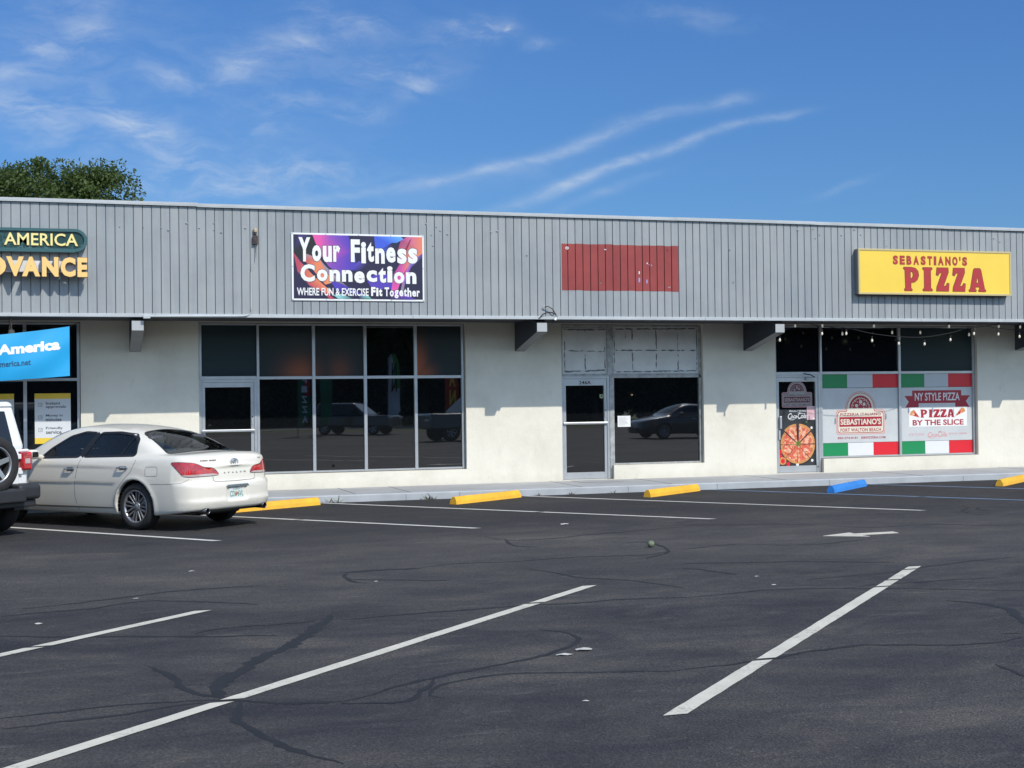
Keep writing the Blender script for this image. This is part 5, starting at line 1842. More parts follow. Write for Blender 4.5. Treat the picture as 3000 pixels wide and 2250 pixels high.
def surface_net(fn, lo, hi, h):
    """quads round the zero level of fn, vertices drawn onto it"""
    n = [int((hi[k] - lo[k]) / h) + 2 for k in range(3)]
    ax = [lo[k] + h * np.arange(n[k]) for k in range(3)]
    P = np.stack(np.meshgrid(*ax, indexing='ij'), -1)
    V = fn(P)
    S = V < 0
    c = np.zeros([k - 1 for k in n], int)
    for i in (0, 1):
        for j in (0, 1):
            for k in (0, 1):
                c += S[i:n[0] - 1 + i, j:n[1] - 1 + j, k:n[2] - 1 + k]
    act = (c > 0) & (c < 8)
    idx = -np.ones(act.shape, int)
    ii = np.argwhere(act)
    idx[act] = np.arange(len(ii))
    acc = np.zeros((len(ii), 3))
    cnt = np.zeros(len(ii))
    corners = [(i, j, k) for i in (0, 1) for j in (0, 1) for k in (0, 1)]
    for a in range(8):
        for b2 in range(a + 1, 8):
            ca_, cb2 = np.array(corners[a]), np.array(corners[b2])
            if np.abs(ca_ - cb2).sum() != 1:
                continue
            va = V[tuple((ii + ca_).T)]
            vb = V[tuple((ii + cb2).T)]
            mk = (va < 0) != (vb < 0)
            t_ = np.where(mk, va / np.where(mk, va - vb, 1), 0)
            pt = ca_ + t_[:, None] * (cb2 - ca_)
            acc[mk] += pt[mk]
            cnt[mk] += 1
    v = np.array(lo) + h * (ii + acc / cnt[:, None])
    faces = []
    for k in range(3):
        sl0 = [slice(None)] * 3
        sl1 = [slice(None)] * 3
        sl0[k] = slice(0, -1)
        sl1[k] = slice(1, None)
        a_, b2 = S[tuple(sl0)], S[tuple(sl1)]
        ch = np.argwhere(a_ != b2)
        u_, w_ = [(1, 2), (2, 0), (0, 1)][k]
        ok = (ch[:, u_] > 0) & (ch[:, w_] > 0) & (ch[:, u_] < n[u_] - 1) & (ch[:, w_] < n[w_] - 1)
        ch = ch[ok]
        eu, ew = np.zeros(3, int), np.zeros(3, int)
        eu[u_], ew[w_] = 1, 1
        q = np.stack([idx[tuple((ch - eu - ew).T)], idx[tuple((ch - ew).T)], idx[tuple(ch.T)], idx[tuple((ch - eu).T)]], 1)
        flip = ~a_[tuple(ch.T)]
        q[flip] = q[flip][:, ::-1]
        faces.append(q)
    faces = np.concatenate(faces)
    for _ in range(3):
        g = grad(fn, v)
        f = fn(v)
        st_ = (f / np.maximum(1e-6, (g ** 2).sum(1)))[:, None] * g
        L_ = np.linalg.norm(st_, axis=1, keepdims=True)
        v = v - st_ * np.minimum(1, h * .6 / np.maximum(L_, 1e-9))
    return v, faces


def np_mesh(name, v, faces, mats, parent=None, smooth=True):
    me = bpy.data.meshes.new(name)
    me.from_pydata([tuple(p) for p in v], [], [tuple(f) for f in faces])
    for mm in mats:
        me.materials.append(MATS[mm])
    if smooth:
        me.polygons.foreach_set('use_smooth', [True] * len(me.polygons))
    me.update()
    o = bpy.data.objects.new(name, me)
    COL.objects.link(o)
    if parent is not None:
        o.parent = parent
    return o


def in_poly(P, poly):
    x, y = P[:, 0], P[:, 1]
    c = np.zeros(len(P), bool)
    for i in range(len(poly)):
        (x1, y1), (x2, y2) = poly[i], poly[i - 1]
        if y1 == y2:
            continue
        c ^= ((y1 > y) != (y2 > y)) & (x < (x2 - x1) * (y - y1) / (y2 - y1) + x1)
    return c


def rounded(poly, r, n=5):
    out = []
    P = [Vector(p) for p in poly]
    for i in range(len(P)):
        a, b2, c = P[i - 1], P[i], P[(i + 1) % len(P)]
        l1, l2 = (a - b2), (c - b2)
        d = min(r, l1.length * .45, l2.length * .45)
        s, e = b2 + l1.normalized() * d, b2 + l2.normalized() * d
        for k in range(n + 1):
            t_ = k / n
            out.append(tuple((1 - t_) ** 2 * s + 2 * t_ * (1 - t_) * b2 + t_ * t_ * e))
    return out


def resample(poly, step):
    out = []
    for i in range(len(poly)):
        a, b2 = Vector(poly[i]), Vector(poly[(i + 1) % len(poly)])
        n_ = max(1, int((b2 - a).length / step))
        out += [tuple(a.lerp(b2, k / n_)) for k in range(n_)]
    return out


class Proj:
    """flat view of a solid along a direction: (s, z) <-> points of its surface"""

    def __init__(self, fn, out):
        self.fn = fn
        self.o = np.array(out, float) / np.linalg.norm(out)
        self.s = np.array((-self.o[1], self.o[0], 0.0))
        self.s /= np.linalg.norm(self.s)
        self.t = np.cross(self.o, self.s)

    def flat(self, v):
        return np.stack((v @ self.s, v @ self.t), 1)

    def hit(self, q, far=4.6, near=-2.6, n=420):
        q = np.asarray(q, float)
        org = q[:, :1] * self.s + q[:, 1:2] * self.t
        ts = np.linspace(far, near, n)
        P = org[:, None, :] + ts[None, :, None] * self.o
        F = self.fn(P)
        ins = F < 0
        k = np.where(ins.any(1), ins.argmax(1), n - 1)
        k = np.clip(k, 1, n - 1)
        a, b2 = ts[k - 1], ts[k]
        for _ in range(24):
            m_ = (a + b2) / 2
            f = self.fn(org + m_[:, None] * self.o)
            b2 = np.where(f < 0, m_, b2)
            a = np.where(f < 0, a, m_)
        return org + a[:, None] * self.o

    def patch(self, poly, lift=.003, step=.05, grid=True):
        """mesh of the polygon laid on the surface"""
        b_ = [Vector(p) for p in resample(poly, step)]
        pts = list(b_)
        if grid:
            xs_ = [p.x for p in b_]
            ys_ = [p.y for p in b_]
            gx = np.arange(min(xs_) + step / 2, max(xs_), step)
            gz = np.arange(min(ys_) + step / 2, max(ys_), step)
            if len(gx) and len(gz):
                Q = np.stack(np.meshgrid(gx, gz), -1).reshape(-1, 2)
                inner = [tuple(p) for p in (np.array(offset_poly(poly, -step * .4)) if len(poly) > 3 else np.array(poly))]
                Q = Q[in_poly(Q, inner)]
                pts += [Vector(p) for p in Q]
        n_ = len(b_)
        V, E, F, *_ = geometry.delaunay_2d_cdt(pts, [(i, (i + 1) % n_) for i in range(n_)], [], 1, 1e-6)
        v = self.hit(np.array([tuple(p) for p in V]))
        g = grad(self.fn, v)
        g /= np.linalg.norm(g, axis=1, keepdims=True)
        v = v + g * lift
        F = [f if (np.cross(v[f[1]] - v[f[0]], v[f[2]] - v[f[0]]) @ self.o) > 0 else tuple(reversed(f)) for f in F]
        return v, F

    def strip(self, line, w, lift=.002, closed=False, step=.03):
        """narrow band along a drawn line, laid on the surface"""
        if closed:
            pl = resample(line, step)
        else:
            pl = []
            for i in range(len(line) - 1):
                a, c = Vector(line[i]), Vector(line[i + 1])
                n_ = max(1, int((c - a).length / step))
                pl += [tuple(a.lerp(c, k / n_)) for k in range(n_)]
            pl.append(tuple(line[-1]))
        pl = [p for i, p in enumerate(pl) if i == 0 or (Vector(p) - Vector(pl[i - 1])).length > 1e-5]
        P = [Vector(p) for p in pl]
        n_ = len(P)
        L_, R_ = [], []
        for i in range(n_):
            a = P[i - 1] if (closed or i) else P[i]
            c = P[(i + 1) % n_] if (closed or i < n_ - 1) else P[i]
            d = (c - a).normalized()
            nn = Vector((-d.y, d.x)) * w / 2
            L_.append(P[i] + nn)
            R_.append(P[i] - nn)
        q = np.array([tuple(p) for p in L_ + R_])
        v = self.hit(q)
        g = grad(self.fn, v)
        g /= np.linalg.norm(g, axis=1, keepdims=True)
        v = v + g * lift
        F = []
        for i in range(n_ if closed else n_ - 1):
            j = (i + 1) % n_
            f = (i, j, n_ + j, n_ + i)
            F.append(f if (np.cross(v[f[1]] - v[f[0]], v[f[2]] - v[f[0]]) @ self.o) > 0 else f[::-1])
        return v, F


def join(parts):
    V, F, k = [], [], 0
    for v, f in parts:
        V.append(v)
        F += [tuple(i + k for i in q) for q in f]
        k += len(v)
    return np.concatenate(V), F


# pearl white paint with clear coat
m, t, b, oc = newmat('car_white')
b.inputs['Base Color'].default_value = (0.71, 0.675, 0.595, 1)
b.inputs['Roughness'].default_value = 0.42
b.inputs['Coat Weight'].default_value = 1.0
b.inputs['Coat Roughness'].default_value = 0.03
mat('car_interior', (0.035, 0.036, 0.04), 0.8, var=0.2)
mat('seat_leather', (0.05, 0.052, 0.06), 0.6, var=0.15)
mat('chrome', (0.75, 0.76, 0.78), 0.10, metal=1.0)
mat('chrome_dark', (0.25, 0.25, 0.26), 0.25, metal=1.0)
mat('rim_alloy', (0.40, 0.405, 0.42), 0.38, metal=0.85)
mat('rim_dark', (0.03, 0.03, 0.032), 0.6)
mat('gap_line', (0.16, 0.155, 0.145), 0.8)
mat('trim_black', (0.010, 0.010, 0.011), 0.35)
m, t, b, oc = newmat('car_glass')
# thin tinted sheet: clear enough to see the seats, mirror-like at a grazing angle
tr = nd(t, 'ShaderNodeBsdfTransparent')
tr.inputs[0].default_value = (0.74, 0.82, 0.79, 1)
gl = nd(t, 'ShaderNodeBsdfGlossy')
gl.inputs['Roughness'].default_value = 0.01
fr = nd(t, 'ShaderNodeFresnel')
fr.inputs[0].default_value = 1.62
ms = nd(t, 'ShaderNodeMixShader')
lk(t, fr.outputs[0], ms.inputs[0])
lk(t, tr.outputs[0], ms.inputs[1])
lk(t, gl.outputs[0], ms.inputs[2])
t.nodes.remove(b)
lk(t, ms.outputs[0], t.nodes['Material Output'].inputs[0])
m, t, b, oc = newmat('lamp_red')
wv = nd(t, 'ShaderNodeTexWave')
wv.bands_direction = 'Z'
wv.inputs['Scale'].default_value = 9
lk(t, oc, wv.inputs['Vector'])
lk(t, mix(t, ramp(t, noise(t, oc, 11, 3), [(0.35, (0, 0, 0)), (0.7, (1, 1, 1))]), (0.26, 0.004, 0.008), (0.62, 0.014, 0.016)), b.inputs['Base Color'])
b.inputs['Roughness'].default_value = 0.12
b.inputs['Coat Weight'].default_value = 1
b.inputs['Coat Roughness'].default_value = 0.02
mat('lamp_clear', (0.45, 0.36, 0.36), 0.12, coat=1.0)
mat('plate_white', (0.62, 0.68, 0.66), 0.4)
mat('plate_green', (0.05, 0.17, 0.13), 0.5)
mat('plate_orange', (0.62, 0.20, 0.10), 0.5)


def wheel(parent, x, y, side, R=WR, rim=.232, wdt=.22, style='twin', dark=False, name='wheel'):
    """tyre, rim and spokes turned about the axle; side +1 faces +y"""
    w = empty(name, (x, y, R))
    w.parent = parent
    s = side
    b_ = MB('black_rubber')
    h = wdt / 2
    b_.lathe([(rim - .012, s * (h - .03)), (rim + .008, s * (h - .004)), (rim + .05, s * (h + .006)), (R - .035, s * (h - .004)), (R - .010, s * (h - .022)), (R - .002, s * (h - .045)), (R, s * .03), (R, -s * .03), (R - .002, -s * (h - .045)), (R - .012, -s * (h - .02)), (R - .05, -s * h), (rim, -s * (h - .01)), (rim - .012, -s * (h - .03))], 48, 0, 'y')
    for g_ in (-.045, 0, .045):
        pass
    bmesh.ops.recalc_face_normals(b_.bm, faces=b_.bm.faces)
    b_.build('tyre', w, rel=False)
    b_ = MB('rim_dark' if dark else 'rim_alloy', 'rim_dark', 'chrome_dark')
    b_.lathe([(rim - .002, s * (h - .022)), (rim + .006, s * (h - .010)), (rim + .003, s * (h - .004)), (rim - .012, s * (h - .008)), (rim - .022, s * (h - .03)), (rim - .03, s * .0), (rim - .03, -s * .07)], 48, 0, 'y', mis=[0, 0, 0, 0, 1, 1])
    b_.lathe([(rim - .03, -s * .02), (.14, -s * .02), (.02, -s * .02), (.001, -s * .02)], 32, 1, 'y')
    # brake disc
    b_.lathe([(.145, s * .002), (.145, s * .012), (.05, s * .014)], 32, 2, 'y')
    n_sp = {'twin': 8, 'five': 5, 'plain': 6}[style]
    hub_y = s * (h - .040)
    for k in range(n_sp):
        a = 2 * math.pi * (k + .25) / n_sp
        for off in ((-.021, .021) if style == 'twin' else (0,)):
            wi, wo = (.0105, .0125) if style == 'twin' else (.036, .030)
            e = Vector((math.cos(a), 0, math.sin(a)))
            tt = Vector((-math.sin(a), 0, math.cos(a)))
            fan = .38 if style == 'twin' else 0
            p0, p1 = e * .045 + tt * off * .9, e * (rim - .016) + tt * off * (1 + fan * 1.4)
            ny = Vector((0, s, 0))
            ya, yb = hub_y + s * .004, s * (h - .016)
            dm = (p0 + p1) / 2
            pts = []
            for dpt in (-.030, 0):
                pts += [p0 - tt * wi + ny * s * 0 + Vector((0, ya + s * dpt, 0)), p1 - tt * wo + Vector((0, yb + s * dpt, 0)), p1 + tt * wo + Vector((0, yb + s * dpt, 0)), p0 + tt * wi + Vector((0, ya + s * dpt, 0))]
            b_.hexa(pts, 0, .003)
    b_.lathe([(.066, hub_y - s * .02), (.064, hub_y + s * .006), (.045, hub_y + s * .012), (.034, hub_y + s * .012), (.030, hub_y + s * .018), (.001, hub_y + s * .019)], 28, 0, 'y')
    for k in range(5):
        a = 2 * math.pi * k / 5 + .3
        b_.cyl((.05 * math.cos(a), hub_y + s * .004, .05 * math.sin(a)), (.05 * math.cos(a), hub_y + s * .015, .05 * math.sin(a)), .008, n=8, mi=1)
    bmesh.ops.recalc_face_normals(b_.bm, faces=b_.bm.faces)
    b_.build('rim', w, rel=False)
    return w


CAR = empty('white_sedan', (2.087, 19.908, 0), math.radians(130.8))
tag(CAR, 'white four door sedan seen from its rear left corner, parked nose to the shops', 'car')

SIDE_L, SIDE_R = Proj(sedan, (0, 1, 0)), Proj(sedan, (0, -1, 0))
REAR = Proj(sedan, (-1, 0, 0))
REARW, FRONTW = Proj(sedan, (-.42, 0, .91)), Proj(sedan, (.47, 0, .88))
# in SIDE_L flat coords s = -x ; SIDE_R: s = x ; REAR: s = -y ; FRONT: s = y
WIN_F = rounded([(3.20, .998), (2.335, 1.022), (2.16, 1.372), (2.42, 1.384), (2.70, 1.318), (3.02, 1.14)], .05)
WIN_R = rounded([(2.245, 1.024), (1.20, 1.050), (1.265, 1.265), (1.42, 1.345), (1.72, 1.380), (2.08, 1.372)], .05)
def flat3(pr_, half):
    P = np.array([(x, y, z) for x, y, z in half] + [(x, -y, z) for x, y, z in half[::-1] if y > 1e-6])
    return [tuple(q) for q in pr_.flat(P)]


GLASS_B = rounded(flat3(REARW, [(.605, .0, 1.095), (.62, .45, 1.095), (.66, .67, 1.09), (.95, .585, 1.215), (1.34, .49, 1.36), (1.43, .40, 1.388), (1.47, .0, 1.40)]), .05)
GLASS_F = rounded(flat3(FRONTW, [(3.70, .0, 1.085), (3.66, .45, 1.08), (3.55, .70, 1.08), (3.1, .64, 1.29), (2.86, .57, 1.40), (2.80, .45, 1.43), (2.78, .0, 1.45)]), .05)

v, f = surface_net(sedan, (-.1, -1.02, .12), (5.12, 1.02, 1.56), .024)
fc = v[f].mean(1)
g = grad(sedan, fc)
g /= np.linalg.norm(g, axis=1, keepdims=True)
hole = np.zeros(len(f), bool)
for pr_, poly, sgn in ((SIDE_L, WIN_F, -1), (SIDE_L, WIN_R, -1), (SIDE_R, WIN_F, 1), (SIDE_R, WIN_R, 1), (REARW, GLASS_B, 1), (FRONTW, GLASS_F, 1)):
    pl = offset_poly([(sgn * p[0], p[1]) for p in poly], -.004)
    fac = g @ pr_.o > .18
    hole |= in_poly(pr_.flat(fc), pl) & fac
np_mesh('body', v, f[~hole], ['car_white'], CAR)
# inner lining a little inside the skin, open at the same windows
vi, fi = surface_net(lambda p: np.maximum(sedan(p, False) + .035, .72 - p[..., 2]), (0, -.95, .60), (4.3, .95, 1.52), .05)
fci = vi[fi].mean(1)
gi = grad(lambda p: sedan(p, False), fci)
gi /= np.linalg.norm(gi, axis=1, keepdims=True)
hi = np.zeros(len(fi), bool)
for pr_, poly, sgn in ((SIDE_L, WIN_F, -1), (SIDE_L, WIN_R, -1), (SIDE_R, WIN_F, 1), (SIDE_R, WIN_R, 1), (REARW, GLASS_B, 1), (FRONTW, GLASS_F, 1)):
    pl = offset_poly([(sgn * p[0], p[1]) for p in poly], .02)
    fac = gi @ pr_.o > .15
    hi |= in_poly(pr_.flat(fci), pl) & fac
hi |= (fci[:, 2] < 1.1) & (gi[:, 2] > .8)
np_mesh('cabin_lining', vi, fi[~hi], ['car_interior'], CAR)

for pr_, poly, sgn, nm in ((SIDE_L, WIN_F, -1, 'door_window'), (SIDE_L, WIN_R, -1, 'door_window'), (SIDE_R, WIN_F, 1, 'door_window'), (SIDE_R, WIN_R, 1, 'door_window'), (REARW, GLASS_B, 1, 'rear_window'), (FRONTW, GLASS_F, 1, 'windscreen')):
    pl = [(sgn * p[0], p[1]) for p in poly]
    o = np_mesh(nm, *pr_.patch(pl, .0, .06), ['car_glass'], CAR)
    v_, f_ = pr_.strip(offset_poly(pl, -.003), .030, .004, True, .02)
    s_ = np_mesh('window_seal', v_, f_, ['trim_black'], o)
# divider bar of the rear door glass, pillar trims
for pr_, sgn in ((SIDE_L, -1), (SIDE_R, 1)):
    np_mesh('window_divider', *pr_.strip([(sgn * 1.50, 1.045), (sgn * 1.37, 1.315)], .022, .004), ['trim_black'], CAR)
    np_mesh('pillar_trim', *pr_.strip([(sgn * 2.29, 1.03), (sgn * 2.12, 1.368)], .085, .004), ['trim_black'], CAR)
    # door gaps
    A_ = [(2.27, .995), (2.325, .83), (2.365, .60), (2.365, .45), (2.31, .25)]
    B_ = [(1.13, 1.03), (1.145, .95), (1.20, .83), (1.34, .705), (1.47, .565), (1.535, .43), (1.55, .30)]
    C_ = [(3.33, .96), (3.37, .80), (3.36, .45), (3.30, .25)]
    parts = []
    for ln in (A_, B_, C_, [(.80, .66), (.45, .668), (.27, .68), (.19, .735)], [(1.55, .30), (3.30, .285)]):
        parts.append(pr_.strip([(sgn * p[0], p[1]) for p in ln], .0085 if ln[0][0] > 1 else .005, .0014))
    parts.append(pr_.strip(rounded([(sgn * .675, .775), (sgn * .91, .77), (sgn * .915, .90), (sgn * .685, .905)], .03), .006, .0014, True))
    np_mesh('door_gap', *join(parts), ['gap_line'], CAR)
    # side moulding and sill
    q = []
    for (x0, x1, z0, z1, z2, z3) in ((1.50, 2.35, .675, .70, .675, .70), (2.375, 3.33, .662, .688, .67, .695)):
        pl = rounded([(sgn * x0, z2), (sgn * x1, z0), (sgn * x1, z1), (sgn * x0, z3)], .01)
        q.append(pr_.patch(pl, .014, .05, False))
        q.append(pr_.strip(pl, .012, .006, True))
    np_mesh('side_moulding', *join(q), ['car_white'], CAR)
    pl = [(sgn * 1.56, .325), (sgn * 3.55, .315), (sgn * 3.55, .345), (sgn * 1.56, .352)]
    np_mesh('sill_step', *join([pr_.patch(pl, .018, .06, False), pr_.strip([(sgn * 1.56, .318), (sgn * 3.55, .308)], .012, .003)]), ['car_white'], CAR)
    np_mesh('sill_shadow_gap', *pr_.strip([(sgn * 1.56, .308), (sgn * 3.55, .298)], .014, .0016), ['gap_line'], CAR)
    # handles
    for (hx0, hx1, hz) in ((2.38, 2.60, .845), (1.27, 1.49, .880)):
        cxh = (hx0 + hx1) / 2
        c3 = pr_.hit([(sgn * cxh, hz)])[0]
        np_mesh('handle_cup', *pr_.patch(rounded([(sgn * (cxh - .085), hz - .028), (sgn * (cxh + .06), hz - .028), (sgn * (cxh + .06), hz + .028), (sgn * (cxh - .085), hz + .028)], .027), .0012, .03), ['chrome_dark'], CAR)
        b_ = MB('chrome')
        yo = c3[1] + sgn * -1 * .0
        sg = 1 if sgn < 0 else -1
        b_.tube([(hx0 - .005, yo + sg * .008, hz), (hx0 + .03, yo + sg * .036, hz + .004), (hx1 - .05, yo + sg * .036, hz + .004), (hx1 - .01, yo + sg * .010, hz)], [.010, .013, .013, .010], 10, 0)
        b_.build('door_handle', CAR, rel=False)

# mirrors
for sg in (1, -1):
    b_ = MB('car_white', 'trim_black')
    ya_, yb_ = (.94, 1.14) if sg > 0 else (-1.14, -.94)
    b_.box(3.07, 3.24, ya_, yb_, .985, 1.13, 0, bev=.062, seg=5)
    b_.tube([(3.15, sg * .84, 1.0), (3.15, sg * .97, 1.035)], [.035, .045], 10, 0)
    b_.box(3.062, 3.10, ya_ + .04, yb_ - .045, 1.018, 1.10, 1, bev=.018, seg=3)
    o = b_.build('wing_mirror', CAR, rel=False)
    smooth_all(o, 40)

# tail lamps: wrap round the corner, seen along a slanting direction
for sg in (1, -1):
    dg_ = Proj(sedan, (-.72, .69 * sg, 0))

    def L_(x, y, z):
        p = np.array([[x, y * sg, z]])
        return tuple(dg_.flat(p)[0])
    poly = [L_(.43, .885, .962), L_(.30, .885, .968), L_(.12, .79, .958), L_(.10, .70, .935), L_(.09, .60, .892), L_(.085, .52, .884), L_(.08, .43, .880), L_(.075, .37, .84), L_(.07, .315, .778), L_(.08, .50, .770), L_(.16, .80, .765), L_(.22, .86, .775)]
    low = [L_(.08, .42, .800), L_(.07, .315, .778), L_(.08, .50, .770), L_(.16, .80, .765), L_(.22, .86, .775), L_(.24, .868, .79), L_(.16, .80, .793), L_(.08, .55, .80)]
    if sg < 0:
        poly, low = poly[::-1], low[::-1]
    o = np_mesh('tail_lamp', *dg_.patch(rounded(poly, .03, 3), .006, .03), ['lamp_red'], CAR)
    np_mesh('lamp_seal', *dg_.strip(rounded(poly, .03, 3), .012, .0055, True, .02), ['trim_black'], o)
    np_mesh('clear_lens', *dg_.patch(rounded(low, .008, 2), .0075, .03, False), ['lamp_clear'], o)

# boot lid gaps, bumper line
np_mesh('boot_gap', *join([REAR.strip([(-.43, .79), (-.42, .70), (-.38, .682), (0, .676), (.38, .682), (.42, .70), (.43, .79)], .009, .0014)]), ['gap_line'], CAR)
# plate in its recess
b_ = MB('plate_white', 'plate_green', 'plate_orange')
pxr = .036
b_.box(pxr - .003, pxr, -.153, .153, .428, .580, 0, bev=.001, seg=1)
MT = Matrix(((0, 1, 0, 0), (-1, 0, 0, 0), (0, 0, 1, 0), (0, 0, 0, 1)))   # text plane facing -x
b_.text('CD6 6VL', -.135, .135, .455, .535, 0, 1, off=.012, M=Matrix.Translation((pxr - .0036, 0, 0)) @ MT)
b_.text('FLORIDA', -.07, .07, .548, .572, 0, 1, off=.01, M=Matrix.Translation((pxr - .0036, 0, 0)) @ MT)
for (yy_, zz_, r_) in ((-.008, .50, .022), (.010, .482, .020), (-.105, .563, .010)):
    vs_ = {v2 for f2 in b_.disc(-yy_, zz_, r_, 0, 2, 0, 12) for v2 in f2.verts}
    bmesh.ops.transform(b_.bm, matrix=Matrix.Translation((pxr - .0034, 0, 0)) @ MT, verts=list(vs_))
b_.build('licence_plate', CAR, rel=False)
np_mesh('plate_garnish', *REAR.patch([(-.24, .603), (.24, .603), (.20, .628), (-.20, .628)], .010, .04, False), ['chrome_dark'], CAR)
# oval emblem of three crossing ellipses
b_ = MB('chrome')
ex = REAR.hit([(0, .945)])[0][0] - .008


def ell(cy, cz, a, c, n=36):
    return [(ex - .012 + (cz2 - .945) * .12, cy + a * math.cos(2 * math.pi * k / n), cz2) for k in range(n + 1) for cz2 in (cz + c * math.sin(2 * math.pi * k / n),)]


for (cy, cz, a, c) in ((0, .945, .072, .050), (0, .950, .026, .044), (0, .968, .046, .020)):
    b_.tube(ell(cy, cz, a, c), .0062, 8, 0)
b_.build('emblem', CAR, rel=False)
b_ = MB('chrome_dark')
for k, c in enumerate('AVALON'):
    yk = .205 - .082 * k
    xk = REAR.hit([(-yk, .80)])[0][0]
    b_.text(c, -yk - .018, -yk + .018, .788, .812, 0, 0, off=.02, M=Matrix.Translation((xk - .0045, 0, 0)) @ MT)
for k, c in enumerate('XLS'):
    yk = -.55 - .03 * k
    xk = REAR.hit([(-yk, .985)])[0][0]
    b_.text(c, -yk - .012, -yk + .012, .974, .996, 0, 0, off=.02, M=Matrix.Translation((xk - .006, 0, 0)) @ MT)
# dealer lettering, too small to read in the photograph: plain letter-sized bars
for k in range(13):
    if k in (6,):
        continue
    yk = .60 - .021 * k
    xk = REAR.hit([(-yk, .985)])[0][0]
    hh = (.008, .006, .009, .007)[k % 4]
    b_.box(xk - .008, xk - .002, yk - .007, yk + .006, .985 - hh, .985 + hh, 0)
b_.build('rear_lettering', CAR, rel=False)
# exhausts and underside
for yk in (.60, -.56):
    b_ = MB('chrome_dark', 'trim_black')
    b_.lathe([(.036, .30), (.042, .08), (.044, .015), (.041, .008), (.036, .02), (.034, .12)], 20, 0, 'x', (0, yk, .285))
    b_.lathe([(.034, .10), (.001, .10)], 20, 1, 'x', (0, yk, .285))
    b_.build('exhaust_tip', CAR, rel=False)
b_ = MB('trim_black')
b_.box(.30, 4.8, -.80, .80, .235, .27, 0)
b_.box(.32, .75, -.40, .45, .20, .30, 0, bev=.05, seg=3)
for a in AX:
    b_.cyl((a, -.70, WR), (a, .70, WR), .05, n=12)
b_.build('underbody', CAR, rel=False)
for a in AX:
    for sg in (1, -1):
        wheel(CAR, a, sg * .795, sg)
        b_ = MB('trim_black')
        y0, y1 = sg * .60, sg * .885
        ring = [(.368 * math.cos(th), .368 * math.sin(th)) for th in np.linspace(-.25, math.pi + .25, 25)]
        for k in range(24):
            p, q = ring[k], ring[k + 1]
            b_.quad([(a + p[0], y0, WR + .012 + p[1]), (a + p[0], y1, WR + .012 + p[1]), (a + q[0], y1, WR + .012 + q[1]), (a + q[0], y0, WR + .012 + q[1])])
        b_.poly([(a + p[0], WR + .012 + p[1]) for p in ring], y0, 0)
        b_.build('wheel_arch_liner', CAR, rel=False)
# seats
for (x, y, hr) in ((2.35, .40, 1), (2.35, -.40, 1), (1.35, .42, 1), (1.35, -.42, 1), (1.35, 0, 0)):
    b_ = MB('seat_leather')
    b_.box(x - .05, x + .52, y - .25, y + .25, .48, .66, 0, bev=.05, seg=3)
    R_ = Matrix.Rotation(math.radians(-14), 3, 'Y')
    b_.box(x - .12, x + .03, y - .25, y + .25, .62, 1.13, 0, bev=.06, seg=3, rot=R_)
    if hr:
        b_.box(x - .20, x - .09, y - .135, y + .135, 1.14, 1.33, 0, bev=.045, seg=3)
        b_.cyl((x - .13, y - .05, 1.05), (x - .14, y - .05, 1.16), .008, n=6)
        b_.cyl((x - .13, y + .05, 1.05), (x - .14, y + .05, 1.16), .008, n=6)
    smooth_all(b_.build('seat', CAR, rel=False), 50)
b_ = MB('car_interior')
b_.box(.70, 1.22, -.66, .66, 1.0, 1.035, 0)
b_.box(3.05, 3.55, -.68, .68, .72, .965, 0, bev=.06, seg=3)
b_.lathe([(.185, .012), (.197, 0), (.185, -.012), (.173, 0), (.185, .012)], 28, 0, 'x', (2.93, .40, .90))
b_.build('dashboard', CAR, rel=False)

# ------------------------------------------------------------------ white off-roader at the left edge
mat('jeep_white', (0.74, 0.75, 0.76), 0.35, coat=0.8)
mat('plastic_grey', (0.020, 0.021, 0.025), 0.55, var=0.15, vscale=20)
darkglass('tint_glass', (0.006, 0.007, 0.010), 1.6, 0.02, 0.0)
JP = empty('white_offroader', (-1.345, 19.73, 0), math.radians(132.0))
tag(JP, 'white off-roader with a spare wheel on its tailgate, cut by the left picture edge', 'off-roader')


def slab(b_, x0, x1, yb_, yt_, z0, z1, mi=0, bev=.03, xt0=None, xt1=None):
    """block whose half width runs from yb_ below to yt_ above, front and back faces may lean"""
    xt0 = x0 if xt0 is None else xt0
    xt1 = x1 if xt1 is None else xt1
    return b_.hexa([(x0, -yb_, z0), (x1, -yb_, z0), (x1, yb_, z0), (x0, yb_, z0), (xt0, -yt_, z1), (xt1, -yt_, z1), (xt1, yt_, z1), (xt0, yt_, z1)], mi, bev)


b_ = MB('jeep_white')
slab(b_, 0.0, 3.05, .785, .79, .62, 1.165, 0, .045)
slab(b_, 3.0, 4.15, .66, .62, .66, 1.18, 0, .07, 3.0, 4.10)
b_.box(.30, 2.9, -.80, .80, .50, .64, 0, bev=.03)
b_.build('body', JP, rel=False)
b_ = MB('jeep_white')
slab(b_, .03, 2.45, .785, .665, 1.17, 1.80, 0, .07, .15, 2.25)
slab(b_, .12, 2.55, .66, .62, 1.77, 1.845, 0, .035, .16, 2.45)
b_.box(-.015, .10, -.79, .79, 1.145, 1.185, 0, bev=.012)
b_.build('hardtop', JP, rel=False)
b_ = MB('tint_glass')
b_.hexa([(.018, -.56, 1.235), (.06, -.56, 1.235), (.06, .56, 1.235), (.018, .56, 1.235), (.117, -.50, 1.715), (.16, -.50, 1.715), (.16, .50, 1.715), (.117, .50, 1.715)], 0, .018)
b_.build('rear_window', JP, rel=False)
